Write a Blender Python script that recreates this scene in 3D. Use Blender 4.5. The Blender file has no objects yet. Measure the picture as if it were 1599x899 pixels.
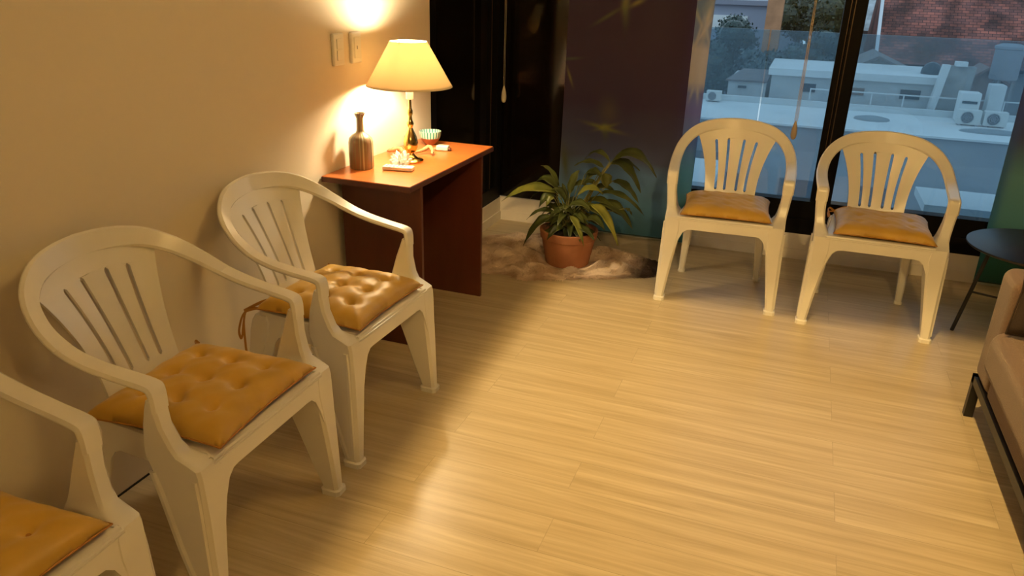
import bpy, bmesh, math, random
from mathutils import Vector, Matrix
PI = math.pi
sc = bpy.context.scene
col = sc.collection
random.seed(7)

# ------------------------------------------------------------------ camera
CAM_F, YAW, PIT, ROL = 1190.857, -0.3464, 0.3856, 0.0291
CAM_P = Vector((1.6997, -4.4408, 1.4475))
F = Vector((math.sin(YAW) * math.cos(PIT), math.cos(YAW) * math.cos(PIT), -math.sin(PIT)))
Rr = Vector((math.cos(YAW), -math.sin(YAW), 0)); Uu = Rr.cross(F)
c_, s_ = math.cos(ROL), math.sin(ROL)
Rr, Uu = c_ * Rr + s_ * Uu, -s_ * Rr + c_ * Uu
cd = bpy.data.cameras.new('camera'); cam = bpy.data.objects.new('camera', cd); col.objects.link(cam)
cd.sensor_width = 36; cd.lens = CAM_F / 1599 * 36; cd.clip_start = .05; cd.clip_end = 500
cam.matrix_world = Matrix(((Rr.x, Uu.x, -F.x, CAM_P.x), (Rr.y, Uu.y, -F.y, CAM_P.y), (Rr.z, Uu.z, -F.z, CAM_P.z), (0, 0, 0, 1)))
sc.camera = cam

# ------------------------------------------------------------------ world, exposure, lights
sc.view_settings.view_transform = 'Standard'
try: sc.view_settings.look = 'None'
except Exception: pass
sc.view_settings.gamma = 1; sc.view_settings.use_curve_mapping = False
sc.view_settings.exposure = 0.0
w = bpy.data.worlds.new('dusk_sky'); sc.world = w; w.use_nodes = True
bg = w.node_tree.nodes['Background']; bg.inputs[0].default_value = (.56, .70, .82, 1); bg.inputs[1].default_value = 1.4
WARM = (1.0, .65, .235)
BULB_GLOW, DOWN_POWER, REAR_POWER, SPOT_POWER = 680, 250, 14, 190
BULB = (1.72, -2.55, 2.80)                     # bulb deep inside the recessed ceiling box
REAR = (2.0, -6.0, 2.46)                       # unseen warm fill light added at the back of the room

# ------------------------------------------------------------------ materials
def srgb(r, g, b):
    f = lambda v: ((v / 255 + .055) / 1.055) ** 2.4 if v > 10 else v / 255 / 12.92
    return (f(r), f(g), f(b), 1)
def mat(name, c, rough=.5, metal=0, spec=.5, noise=0, nscale=20, bump=0, bscale=60, coat=0, sheen=0):
    m = bpy.data.materials.new(name); m.use_nodes = True; nt = m.node_tree; p = nt.nodes['Principled BSDF']
    c = tuple(c) + ((1,) if len(c) == 3 else ())
    p.inputs['Base Color'].default_value = c; p.inputs['Roughness'].default_value = rough
    p.inputs['Metallic'].default_value = metal; p.inputs['Specular IOR Level'].default_value = spec
    p.inputs['Coat Weight'].default_value = coat
    if sheen: p.inputs['Sheen Weight'].default_value = sheen
    tc = nt.nodes.new('ShaderNodeTexCoord')
    if noise:
        n = nt.nodes.new('ShaderNodeTexNoise'); n.inputs['Scale'].default_value = nscale; n.inputs['Detail'].default_value = 4
        nt.links.new(tc.outputs['Object'], n.inputs['Vector'])
        r = nt.nodes.new('ShaderNodeValToRGB'); a, b = r.color_ramp.elements
        a.position, b.position = .3, .7
        a.color = tuple(v * (1 - noise) for v in c[:3]) + (1,); b.color = tuple(min(1, v * (1 + noise)) for v in c[:3]) + (1,)
        nt.links.new(n.outputs[0], r.inputs[0]); nt.links.new(r.outputs[0], p.inputs['Base Color'])
    if bump:
        n = nt.nodes.new('ShaderNodeTexNoise'); n.inputs['Scale'].default_value = bscale; n.inputs['Detail'].default_value = 3
        nt.links.new(tc.outputs['Object'], n.inputs['Vector'])
        bp = nt.nodes.new('ShaderNodeBump'); bp.inputs['Strength'].default_value = bump; bp.inputs['Distance'].default_value = .01
        nt.links.new(n.outputs[0], bp.inputs['Height']); nt.links.new(bp.outputs[0], p.inputs['Normal'])
    return m

def glass_mat(name, tint, refl=1.5, f0=.04):
    m = bpy.data.materials.new(name); m.use_nodes = True; nt = m.node_tree; nt.nodes.clear()
    o = nt.nodes.new('ShaderNodeOutputMaterial'); t = nt.nodes.new('ShaderNodeBsdfTransparent'); g = nt.nodes.new('ShaderNodeBsdfGlossy')
    t.inputs[0].default_value = tint; g.inputs['Roughness'].default_value = .02
    fr = nt.nodes.new('ShaderNodeFresnel'); fr.inputs[0].default_value = refl
    mx = nt.nodes.new('ShaderNodeMixShader')
    nt.links.new(fr.outputs[0], mx.inputs[0]); nt.links.new(t.outputs[0], mx.inputs[1]); nt.links.new(g.outputs[0], mx.inputs[2])
    nt.links.new(mx.outputs[0], o.inputs[0]); return m

def wood_floor():
    m = bpy.data.materials.new('oak_laminate'); m.use_nodes = True; nt = m.node_tree; N = nt.nodes; L = nt.links; p = N['Principled BSDF']
    tc = N.new('ShaderNodeTexCoord')
    br = N.new('ShaderNodeTexBrick'); br.offset = .37; br.inputs['Scale'].default_value = 1
    br.inputs['Brick Width'].default_value = 1.22; br.inputs['Row Height'].default_value = .15; br.inputs['Mortar Size'].default_value = .0009
    br.inputs['Color1'].default_value = (0, 0, 0, 1); br.inputs['Color2'].default_value = (1, 1, 1, 1); br.inputs['Mortar'].default_value = (.5, .5, .5, 1)
    br.inputs['Mortar Smooth'].default_value = .3
    L.new(tc.outputs['Object'], br.inputs['Vector'])
    # per plank offset of the grain
    mp = N.new('ShaderNodeMapping'); mp.inputs['Scale'].default_value = (.9, 16, 1)
    add = N.new('ShaderNodeVectorMath'); add.operation = 'MULTIPLY_ADD'
    add.inputs[1].default_value = (7, 3, 0)
    L.new(br.outputs['Color'], add.inputs[0]); L.new(tc.outputs['Object'], add.inputs[2]); L.new(add.outputs[0], mp.inputs[0])
    n1 = N.new('ShaderNodeTexNoise'); n1.inputs['Scale'].default_value = 1.6; n1.inputs['Detail'].default_value = 6; n1.inputs['Roughness'].default_value = .6; n1.inputs['Distortion'].default_value = .6
    L.new(mp.outputs[0], n1.inputs['Vector'])
    mp2 = N.new('ShaderNodeMapping'); mp2.inputs['Scale'].default_value = (2.2, 90, 1); L.new(add.outputs[0], mp2.inputs[0])
    n2 = N.new('ShaderNodeTexNoise'); n2.inputs['Scale'].default_value = 1; n2.inputs['Detail'].default_value = 3; L.new(mp2.outputs[0], n2.inputs['Vector'])
    r = N.new('ShaderNodeValToRGB'); e = r.color_ramp.elements
    e[0].position = .30; e[0].color = (.46, .365, .215, 1); e[1].position = .72; e[1].color = (.66, .56, .38, 1)
    x = e.new(.5); x.color = (.55, .45, .285, 1)
    L.new(n1.outputs[0], r.inputs[0])
    r2 = N.new('ShaderNodeValToRGB'); r2.color_ramp.elements[0].position = .35; r2.color_ramp.elements[0].color = (.90, .89, .87, 1); r2.color_ramp.elements[1].position = .62
    L.new(n2.outputs[0], r2.inputs[0])
    mx = N.new('ShaderNodeMix'); mx.data_type = 'RGBA'; mx.blend_type = 'MULTIPLY'; mx.inputs[0].default_value = 1
    L.new(r.outputs[0], mx.inputs[6]); L.new(r2.outputs[0], mx.inputs[7])
    # knots
    v = N.new('ShaderNodeTexVoronoi'); v.inputs['Scale'].default_value = 1.0
    mp3 = N.new('ShaderNodeMapping'); mp3.inputs['Scale'].default_value = (1.1, 2.7, 1); L.new(tc.outputs['Object'], mp3.inputs[0]); L.new(mp3.outputs[0], v.inputs['Vector'])
    rk = N.new('ShaderNodeValToRGB'); rk.color_ramp.elements[0].position = .012; rk.color_ramp.elements[0].color = (.45, .38, .3, 1); rk.color_ramp.elements[1].position = .06
    L.new(v.outputs['Distance'], rk.inputs[0])
    mx2 = N.new('ShaderNodeMix'); mx2.data_type = 'RGBA'; mx2.blend_type = 'MULTIPLY'; mx2.inputs[0].default_value = 1
    L.new(mx.outputs[2], mx2.inputs[6]); L.new(rk.outputs[0], mx2.inputs[7])
    # seams
    rs = N.new('ShaderNodeMapRange'); rs.inputs[1].default_value = 0; rs.inputs[2].default_value = 1; rs.inputs[3].default_value = 1; rs.inputs[4].default_value = .72
    L.new(br.outputs['Fac'], rs.inputs[0])
    mx3 = N.new('ShaderNodeMix'); mx3.data_type = 'RGBA'; mx3.blend_type = 'MULTIPLY'; mx3.inputs[0].default_value = 1
    L.new(mx2.outputs[2], mx3.inputs[6]); L.new(rs.outputs[0], mx3.inputs[7])
    L.new(mx3.outputs[2], p.inputs['Base Color'])
    p.inputs['Roughness'].default_value = .36; p.inputs['Specular IOR Level'].default_value = .45
    bp = N.new('ShaderNodeBump'); bp.inputs['Strength'].default_value = .12; bp.inputs['Distance'].default_value = .004
    L.new(n2.outputs[0], bp.inputs['Height']); L.new(bp.outputs[0], p.inputs['Normal'])
    return m

def wood(name, dark, light, rough=.35, scale=(1, 12, 12), spec=.5):
    m = bpy.data.materials.new(name); m.use_nodes = True; nt = m.node_tree; N = nt.nodes; L = nt.links; p = N['Principled BSDF']
    tc = N.new('ShaderNodeTexCoord'); mp = N.new('ShaderNodeMapping'); mp.inputs['Scale'].default_value = scale
    n = N.new('ShaderNodeTexNoise'); n.inputs['Scale'].default_value = 3; n.inputs['Detail'].default_value = 5
    r = N.new('ShaderNodeValToRGB'); r.color_ramp.elements[0].color = dark + (1,); r.color_ramp.elements[1].color = light + (1,)
    r.color_ramp.elements[0].position = .3; r.color_ramp.elements[1].position = .7
    L.new(tc.outputs['Object'], mp.inputs[0]); L.new(mp.outputs[0], n.inputs['Vector']); L.new(n.outputs[0], r.inputs[0]); L.new(r.outputs[0], p.inputs['Base Color'])
    p.inputs['Roughness'].default_value = rough; p.inputs['Specular IOR Level'].default_value = spec
    return m

# ---- node helpers for the printed cloth
class NT:
    def __init__(s, m): s.N = m.node_tree.nodes; s.L = m.node_tree.links
    def m(s, op, a, b=None, c=None):
        n = s.N.new('ShaderNodeMath'); n.operation = op
        for i, v in enumerate((a, b, c)):
            if v is None: continue
            if isinstance(v, (int, float)): n.inputs[i].default_value = v
            else: s.L.new(v, n.inputs[i])
        return n.outputs[0]
    def blob(s, X, Z, cx, cz, rx, rz, ang=0, amp=1):
        dx, dz = s.m('SUBTRACT', X, cx), s.m('SUBTRACT', Z, cz); c, q = math.cos(ang), math.sin(ang)
        a = s.m('ADD', s.m('MULTIPLY', dx, c / rx), s.m('MULTIPLY', dz, q / rx))
        b = s.m('ADD', s.m('MULTIPLY', dx, -q / rz), s.m('MULTIPLY', dz, c / rz))
        r2 = s.m('ADD', s.m('MULTIPLY', a, a), s.m('MULTIPLY', b, b))
        return s.m('MULTIPLY', s.m('EXPONENT', s.m('MULTIPLY', r2, -1)), amp)
    def mix(s, fac, a, b):
        n = s.N.new('ShaderNodeMix'); n.data_type = 'RGBA'
        s.L.new(fac, n.inputs[0])
        for i, v in ((6, a), (7, b)):
            if isinstance(v, tuple): n.inputs[i].default_value = v
            else: s.L.new(v, n.inputs[i])
        return n.outputs[2]

def print_cloth(name, stops, blobs, strip=None, transl=.35):   # strip: (left edge, stops, blobs) of a printed edge painted lighter for its backlight
    """cloth printed with a vertical blend of colours (stops: height, colour) and soft flowers (blobs)"""
    m = bpy.data.materials.new(name); m.use_nodes = True; T = NT(m); N, L = T.N, T.L; N.clear()
    tc = N.new('ShaderNodeTexCoord'); sx = N.new('ShaderNodeSeparateXYZ'); L.new(tc.outputs['Object'], sx.inputs[0]); X, Z = sx.outputs[0], sx.outputs[2]
    nz = N.new('ShaderNodeTexNoise'); nz.inputs['Scale'].default_value = 3; L.new(tc.outputs['Object'], nz.inputs['Vector'])
    Zn = T.m('ADD', Z, T.m('MULTIPLY', T.m('SUBTRACT', nz.outputs[0], .5), .10))
    r = N.new('ShaderNodeValToRGB'); L.new(T.m('DIVIDE', Zn, 2.4), r.inputs[0]); e = r.color_ramp.elements
    e[0].position = stops[0][0] / 2.4; e[0].color = stops[0][1]; e[1].position = stops[-1][0] / 2.4; e[1].color = stops[-1][1]
    for z, c in stops[1:-1]:
        k = e.new(z / 2.4); k.color = c
    c = r.outputs[0]
    for (cx, cz, rx, rz, ang, amp, colr) in blobs:
        f = T.blob(X, Z, cx, cz, rx, rz, ang, amp)
        c = T.mix(f, c, colr)
    if strip:
        x0, sst, sbl = strip; r2 = N.new('ShaderNodeValToRGB'); L.new(T.m('DIVIDE', Zn, 2.4), r2.inputs[0]); e = r2.color_ramp.elements
        e[0].position = sst[0][0] / 2.4; e[0].color = sst[0][1]; e[1].position = sst[-1][0] / 2.4; e[1].color = sst[-1][1]
        for z, k_ in sst[1:-1]: e.new(z / 2.4).color = k_
        c2 = r2.outputs[0]
        for (cx, cz, rx, rz, ang, amp, colr) in sbl: c2 = T.mix(T.blob(X, Z, cx, cz, rx, rz, ang, amp), c2, colr)
        c = T.mix(T.m('GREATER_THAN', X, x0), c, c2)
    d = N.new('ShaderNodeBsdfDiffuse'); t = N.new('ShaderNodeBsdfTranslucent'); L.new(c, d.inputs[0]); L.new(c, t.inputs[0])
    mx = N.new('ShaderNodeMixShader'); mx.inputs[0].default_value = transl; L.new(d.outputs[0], mx.inputs[1]); L.new(t.outputs[0], mx.inputs[2])
    g = N.new('ShaderNodeBsdfGlossy'); g.inputs['Roughness'].default_value = .45; g.inputs[0].default_value = (.5, .5, .5, 1)
    m2 = N.new('ShaderNodeMixShader'); m2.inputs[0].default_value = .04; L.new(mx.outputs[0], m2.inputs[1]); L.new(g.outputs[0], m2.inputs[2])
    o = N.new('ShaderNodeOutputMaterial'); L.new(m2.outputs[0], o.inputs[0]); return m

M = {}
M['wall'] = mat('cream_wall_paint', (.82, .73, .59), .75, bump=.05, bscale=40)
M['ceil'] = mat('ceiling_paint', (.66, .63, .56), .8)
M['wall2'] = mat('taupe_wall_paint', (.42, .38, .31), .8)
M['kerb'] = mat('white_kerb_paint', (.80, .74, .64), .55, noise=.05, nscale=8)
M['dark'] = mat('black_aluminium', (.006, .005, .005), .5, spec=.08)
M['darkline'] = mat('bronze_seal', (.10, .065, .04), .3, metal=.6)
M['gap'] = mat('shadow_gap_black', (.01, .008, .006), .8)
M['dpane'] = mat('black_backed_glass', (.006, .004, .003), .08, spec=.5)
M['glass'] = glass_mat('window_glass', (.86, .92, .95, 1), 1.45)
M['balglass'] = glass_mat('balustrade_glass', (.80, .90, .95, 1), 1.45)
def add_haze(m, amt, c):
    nt = m.node_tree; o = [n for n in nt.nodes if n.type == 'OUTPUT_MATERIAL'][0]; src = o.inputs[0].links[0].from_socket
    d = nt.nodes.new('ShaderNodeBsdfDiffuse'); t = nt.nodes.new('ShaderNodeBsdfTranslucent'); d.inputs[0].default_value = c; t.inputs[0].default_value = c
    a = nt.nodes.new('ShaderNodeMixShader'); b = nt.nodes.new('ShaderNodeMixShader'); b.inputs[0].default_value = amt
    nt.links.new(d.outputs[0], a.inputs[1]); nt.links.new(t.outputs[0], a.inputs[2]); nt.links.new(src, b.inputs[1]); nt.links.new(a.outputs[0], b.inputs[2]); nt.links.new(b.outputs[0], o.inputs[0])
add_haze(M['balglass'], .20, (.42, .60, .74, 1))  # bluish veil of haze painted into the balustrade glass
M['floor'] = wood_floor()
M['plastic'] = mat('white_moulded_plastic', (.88, .85, .78), .27, spec=.5, noise=.03, nscale=5)
M['gold'] = mat('mustard_satin_cotton', (.56, .335, .040), .46, noise=.10, nscale=9, bump=.25, bscale=14, sheen=.2)
M['tie'] = mat('mustard_tie', (.42, .19, .03), .6)
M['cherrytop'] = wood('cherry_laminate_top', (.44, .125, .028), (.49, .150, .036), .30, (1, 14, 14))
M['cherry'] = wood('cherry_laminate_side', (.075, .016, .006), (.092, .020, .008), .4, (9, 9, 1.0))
M['brass'] = mat('polished_brass', (.72, .48, .16), .18, metal=1)
M['shadering'] = mat('shade_rim_cloth', (.75, .62, .42), .8)
M['terracotta'] = mat('terracotta', (.36, .145, .068), .75, noise=.12, nscale=14)
M['soil'] = mat('potting_soil', (.04, .025, .015), .95, noise=.4, nscale=60, bump=.6, bscale=60)
M['stem'] = mat('plant_stem', (.16, .15, .04), .6)
M['white'] = mat('white_gloss_plastic', (.82, .80, .74), .35)
M['cord'] = mat('cream_cord', (.55, .45, .33), .6)
M['cordpull'] = mat('cream_plastic_pull', (.75, .66, .52), .5)
M['tassel'] = wood('pale_wood_pull', (.50, .38, .22), (.62, .48, .30), .5, (20, 20, 2))
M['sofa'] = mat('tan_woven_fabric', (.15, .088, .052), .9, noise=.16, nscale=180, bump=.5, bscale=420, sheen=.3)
M['sofain'] = mat('darkened_brown_fabric', (.030, .018, .012), .9, noise=.16, nscale=180)  # darkened to give the dark area inside the sofa arm
M['blackmetal'] = mat('black_powder_coat', (.013, .013, .015), .42)

def leaf_mat(name, a, b):
    m = mat(name, a, .38, spec=.5); nt = m.node_tree; p = nt.nodes['Principled BSDF']
    tc = nt.nodes.new('ShaderNodeTexCoord'); n = nt.nodes.new('ShaderNodeTexNoise'); n.inputs['Scale'].default_value = 7
    r = nt.nodes.new('ShaderNodeValToRGB'); r.color_ramp.elements[0].position = .38; r.color_ramp.elements[1].position = .66
    r.color_ramp.elements[0].color = a + (1,); r.color_ramp.elements[1].color = b + (1,)
    nt.links.new(tc.outputs['Object'], n.inputs['Vector']); nt.links.new(n.outputs[0], r.inputs[0]); nt.links.new(r.outputs[0], p.inputs['Base Color'])
    p.inputs['Subsurface Weight'].default_value = 0
    return m
M['leaf'] = leaf_mat('dark_green_leaf', (.034, .044, .010), (.085, .10, .02))
M['leafy'] = leaf_mat('yellow_green_leaf', (.10, .115, .018), (.27, .26, .042))

def shade_mat():
    m = bpy.data.materials.new('cream_shade_cloth'); m.use_nodes = True; nt = m.node_tree; N, L = nt.nodes, nt.links; N.clear()
    d = N.new('ShaderNodeBsdfDiffuse'); d.inputs[0].default_value = (.80, .70, .50, 1)
    t = N.new('ShaderNodeBsdfTranslucent'); t.inputs[0].default_value = (.62, .50, .33, 1)
    mx = N.new('ShaderNodeMixShader'); mx.inputs[0].default_value = .26; L.new(d.outputs[0], mx.inputs[1]); L.new(t.outputs[0], mx.inputs[2])
    o = N.new('ShaderNodeOutputMaterial'); L.new(mx.outputs[0], o.inputs[0]); return m
M['shade'] = shade_mat()
def emis(name, c, s):
    m = bpy.data.materials.new(name); m.use_nodes = True; p = m.node_tree.nodes['Principled BSDF']
    p.inputs['Emission Color'].default_value = tuple(c) + (1,); p.inputs['Emission Strength'].default_value = s; return m
M['bulb'] = emis('lit_bulb', (1, .80, .49), BULB_GLOW)
M['opal'] = emis('lit_opal_glass', WARM, 1.0)

# ------------------------------------------------------------------ builders
def tag(o, label=None, cat=None, group=None, kind=None):
    if label: o['label'] = label
    if cat: o['category'] = cat
    if group: o['group'] = group
    if kind: o['kind'] = kind
    return o
def empty(name, loc, rz=0, label=None, cat=None, group=None):
    o = bpy.data.objects.new(name, None); col.objects.link(o); o.location = loc; o.rotation_euler = (0, 0, rz); o.empty_display_size = .05
    return tag(o, label, cat, group)
def mesh(name, vs, fs, m, parent=None, smooth=True, loc=None, autos=True):
    me = bpy.data.meshes.new(name); me.from_pydata([tuple(v) for v in vs], [], fs)
    bm = bmesh.new(); bm.from_mesh(me); bmesh.ops.recalc_face_normals(bm, faces=bm.faces[:]); bm.to_mesh(me); bm.free()
    me.materials.append(m)
    if smooth:
        me.polygons.foreach_set('use_smooth', [True] * len(me.polygons))
        if autos:
            try: me.set_sharp_from_angle(angle=math.radians(38))
            except Exception: pass
    o = bpy.data.objects.new(name, me); col.objects.link(o)
    if parent: o.parent = parent
    if loc: o.location = loc
    return o
def subsurf(o, n=1):
    s = o.modifiers.new('subdivision', 'SUBSURF'); s.levels = n; s.render_levels = n; return o
def bevel(o, wd=.004, seg=2):
    b = o.modifiers.new('bevel', 'BEVEL'); b.width = wd; b.segments = seg; b.limit_method = 'ANGLE'; b.angle_limit = math.radians(35); return o
class MB:
    def __init__(s): s.v = []; s.f = []
    def add(s, vs, fs):
        k = len(s.v); s.v += [tuple(v) for v in vs]; s.f += [tuple(i + k for i in f) for f in fs]; return s
    def box(s, x0, x1, y0, y1, z0, z1, R=None, at=None):
        vs = [Vector((x, y, z)) for x in (x0, x1) for y in (y0, y1) for z in (z0, z1)]
        if R is not None: vs = [R @ v for v in vs]
        if at is not None: vs = [v + Vector(at) for v in vs]
        return s.add(vs, [(0, 1, 3, 2), (4, 6, 7, 5), (0, 4, 5, 1), (2, 3, 7, 6), (0, 2, 6, 4), (1, 5, 7, 3)])
    def loft(s, rings, caps=True, closed=True):
        n = len(rings[0]); vs = [p for r in rings for p in r]; fs = []
        for i in range(len(rings) - 1):
            for j in range(n if closed else n - 1):
                a, b = i * n + j, i * n + (j + 1) % n; fs.append((a, b, b + n, a + n))
        if caps: fs.append(tuple(range(n - 1, -1, -1))); fs.append(tuple((len(rings) - 1) * n + j for j in range(n)))
        return s.add(vs, fs)
    def lathe(s, prof, c=(0, 0, 0), n=32, caps=True, wob=None):
        rings = []
        for (r, z) in prof:
            rings.append([(c[0] + r * (wob(k / n * 2 * PI) if wob else 1) * math.cos(k / n * 2 * PI), c[1] + r * (wob(k / n * 2 * PI) if wob else 1) * math.sin(k / n * 2 * PI), c[2] + z) for k in range(n)])
        return s.loft(rings, caps)
    def tube(s, pts, r, n=8):
        pts = [Vector(p) for p in pts]; rings = []; rr = r if isinstance(r, (list, tuple)) else [r] * len(pts)
        t0 = (pts[1] - pts[0]).normalized(); a = t0.orthogonal().normalized()
        for i, p in enumerate(pts):
            t = (pts[min(i + 1, len(pts) - 1)] - pts[max(i - 1, 0)]).normalized()
            a = (a - t * a.dot(t)).normalized(); b = t.cross(a)
            rings.append([p + (a * math.cos(k / n * 2 * PI) + b * math.sin(k / n * 2 * PI)) * rr[i] for k in range(n)])
        return s.loft(rings)
    def build(s, name, m, parent=None, smooth=True, **k): return mesh(name, s.v, s.f, m, parent, smooth, **k)
def bx(name, x0, x1, y0, y1, z0, z1, m, parent=None, bev=0, **k):
    o = MB().box(x0, x1, y0, y1, z0, z1).build(name, m, parent, bool(bev), **k)
    if bev: bevel(o, bev)
    return o
def struct(o): o['kind'] = 'structure'; return o
def spline(pts, n=6):
    pts = [Vector(p) for p in pts]; out = []
    for i in range(len(pts) - 1):
        p0, p1, p2, p3 = pts[max(i - 1, 0)], pts[i], pts[i + 1], pts[min(i + 2, len(pts) - 1)]
        for k in range(n):
            t = k / n; out.append(.5 * ((2 * p1) + (p2 - p0) * t + (2 * p0 - 5 * p1 + 4 * p2 - p3) * t * t + (3 * p1 - p0 - 3 * p2 + p3) * t ** 3))
    out.append(pts[-1]); return out
def copy_tree(o, parent=None):
    c = o.copy(); col.objects.link(c)
    if parent: c.parent = parent
    for ch in [x for x in o.children]: copy_tree(ch, c)
    return c

# ------------------------------------------------------------------ room shell
X1, Y0, ZC = 3.9, -7.2, 2.5
struct(bx('floor', -.02, X1, Y0, .0, -.12, 0, M['floor']))
struct(bx('wall_left', -.15, 0, Y0, -.99, 0, ZC, M['wall']))
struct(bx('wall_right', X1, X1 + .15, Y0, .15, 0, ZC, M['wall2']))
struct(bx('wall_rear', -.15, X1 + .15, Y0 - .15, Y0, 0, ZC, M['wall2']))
struct(bx('wall_lintel', -.15, X1 + .15, 0, .15, 2.25, ZC, M['wall']))
struct(bx('wall_left_lintel', -.15, 0, -.99, 0, 2.25, ZC, M['wall']))
# low white kerbs under the glazing
kl = MB().box(-.15, 0, -.99, .0, 0, .147); kl.box(0, .006, -.99, 0, 0, .058)
struct(kl.build('baseboard_left', M['kerb'], smooth=False))
kb = MB().box(-.15, X1 + .15, 0, .15, 0, .150); kb.box(0, X1, -.004, 0, 0, .060)
struct(kb.build('baseboard_window', M['kerb'], smooth=False))
struct(bx('trim_1', 0, .003, Y0, -1.0, 0, .006, M['gap']))
# ceiling with the recessed light box
rot = Matrix.Rotation(math.radians(2.6), 4, 'Z')
t_ = (BULB[2] - ZC) / BULB[2]
hx0, hx1 = -(BULB[0] - .70) * t_, 2.2 * t_
hy0, hy1 = -3.6 * t_, (BULB[1] * -1 - .86) * t_
def hp(x, y, z): v = rot @ Vector((x, y, 0)); return (BULB[0] + v.x, BULB[1] + v.y, z)
hole = [(hx0, hy0), (hx1, hy0), (hx1, hy1), (hx0, hy1)]
outer = [(-.15, Y0), (X1, Y0), (X1, .0), (-.15, .0)]
cv = [(x, y, ZC) for x, y in outer] + [hp(x, y, ZC) for x, y in hole] + [hp(x, y, ZC + .42) for x, y in hole] + [(x, y, ZC + .42) for x, y in outer]
cf = [(i, (i + 1) % 4, 4 + (i + 1) % 4, 4 + i) for i in range(4)] + [(4 + i, 4 + (i + 1) % 4, 8 + (i + 1) % 4, 8 + i) for i in range(4)] + [(8, 9, 10, 11)] + [(12 + i, 12 + (i + 1) % 4, (i + 1) % 4, i) for i in range(4)] + [(12, 13, 14, 15)]
struct(mesh('ceiling', cv, cf, M['ceil'], smooth=False))
def light(name, kind, loc, power, size, colr=WARM, rot=None, parent=None):
    l = bpy.data.lights.new(name, kind); l.energy = power; l.color = colr
    if kind == 'POINT': l.shadow_soft_size = size
    if kind == 'AREA': l.shape = 'DISK'; l.size = size
    o = bpy.data.objects.new(name, l); col.objects.link(o); o.location = loc
    if rot: o.rotation_euler = rot
    if parent: o.parent = parent
    return o
light('recessed_ceiling_bulb', 'POINT', BULB, DOWN_POWER, .010)
sp_ = light('added_chair_spot', 'SPOT', (2.3, -5.4, 2.42), SPOT_POWER, .04)  # unseen spot added to brighten the chairs by the window
sp_.data.spot_size = math.radians(50); sp_.data.spot_blend = .8; sp_.data.shadow_soft_size = .05
sp_.rotation_euler = (Vector((1.6, -.45, .55)) - Vector((2.3, -5.4, 2.42))).to_track_quat('-Z', 'Y').to_euler()
light('rear_fill_light', 'AREA', (REAR[0], REAR[1], ZC - .045), REAR_POWER, .55)

# ---- glazing: window_1 is the dark one in the left wall, window_2 the big one
w1 = struct(MB().box(-.11, -.005, -.99, -.915, .147, 2.25).box(-.11, -.005, -.075, 0, .147, 2.25).box(-.11, -.005, -.915, -.075, .147, .235)
            .box(-.11, -.005, -.915, -.075, 2.17, 2.25).box(-.11, -.012, -.235, -.165, .235, 2.17).build('window_1', M['dark'], smooth=False))
MB().box(-.09, -.05, -.915, -.235, .235, 2.17).box(-.09, -.05, -.165, -.075, .235, 2.17).build('pane', M['dpane'], w1, False)
MB().box(-.012, -.008, -.170, -.166, .235, 2.17).build('seal', M['darkline'], w1, False)
w2m = MB().box(0, 1.115, .02, .10, .150, 2.25).box(-.15, 0, .02, .10, .147, 2.25)      # dark closed panel beside the corner
w2 = struct(w2m.build('window_2', M['dpane'], smooth=False))
fm = MB().box(1.10, X1 + .1, .0, .10, .150, .235).box(1.10, X1 + .1, .02, .10, .235, .335).box(1.10, X1 + .1, .0, .10, 2.17, 2.25)
fm.box(1.095, 1.118, .01, .10, .335, 2.17)
fm.box(1.843, 1.893, .045, .095, .335, 2.17)
fm.box(1.880, 1.950, .0, .055, .335, 2.17)
fm.box(3.5, 3.57, .0, .055, .335, 2.17)
fm.build('window_frame', M['dark'], w2, False)
MB().box(1.890, 1.894, -.002, .0, .335, 2.17).box(1.873, 1.877, .043, .045, .335, 2.17).build('seal', M['darkline'], w2, False)
MB().box(1.118, 1.85, .066, .072, .33, 2.18).build('pane', M['glass'], w2, False)
MB().box(1.95, 3.51, .024, .030, .33, 2.18).build('pane', M['glass'], w2, False)
MB().box(3.57, X1, .024, .030, .33, 2.18).build('pane', M['glass'], w2, False)

# ------------------------------------------------------------------ plastic armchair
def sweep(mb, secs, closed_caps=True):
    """secs: (pos, width dir, width, tangent, thickness)"""
    rings = []
    for (p, W, wd, T, th) in secs:
        p = Vector(p); T = Vector(T).normalized(); W = Vector(W); W = (W - T * W.dot(T)).normalized(); Nn = T.cross(W).normalized()
        h, k = wd / 2, th / 2; e = min(k * .9, .006)
        prof = [(-h, -k + e), (-h + e, -k), (0, -k), (h - e, -k), (h, -k + e), (h, k - e), (h - e, k), (0, k * 1.15), (-h + e, k), (-h, k - e)]
        rings.append([p + W * a + Nn * b for a, b in prof])
    mb.loft(rings)
CTRL = [  # right half of arm and hoop: position, width direction, width
    ((.262, -.147, .562), (1, 0, 0), .050), ((.262, -.145, .604), (1, 0, 0), .051), ((.263, -.130, .618), (1, 0, 0), .051),
    ((.267, -.060, .628), (1, 0, .0), .050), ((.270, .020, .641), (1, 0, .05), .050), ((.268, .090, .662), (1, .1, .15), .049),
    ((.255, .160, .698), (.9, .2, .45), .050), ((.222, .222, .738), (.7, .25, .8), .052), ((.172, .262, .768), (.38, .3, .95), .055),
    ((.115, .288, .782), (.15, .3, .95), .059), ((.055, .302, .788), (.04, .3, .95), .061), ((0, .307, .790), (0, .3, .95), .062)]
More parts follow.
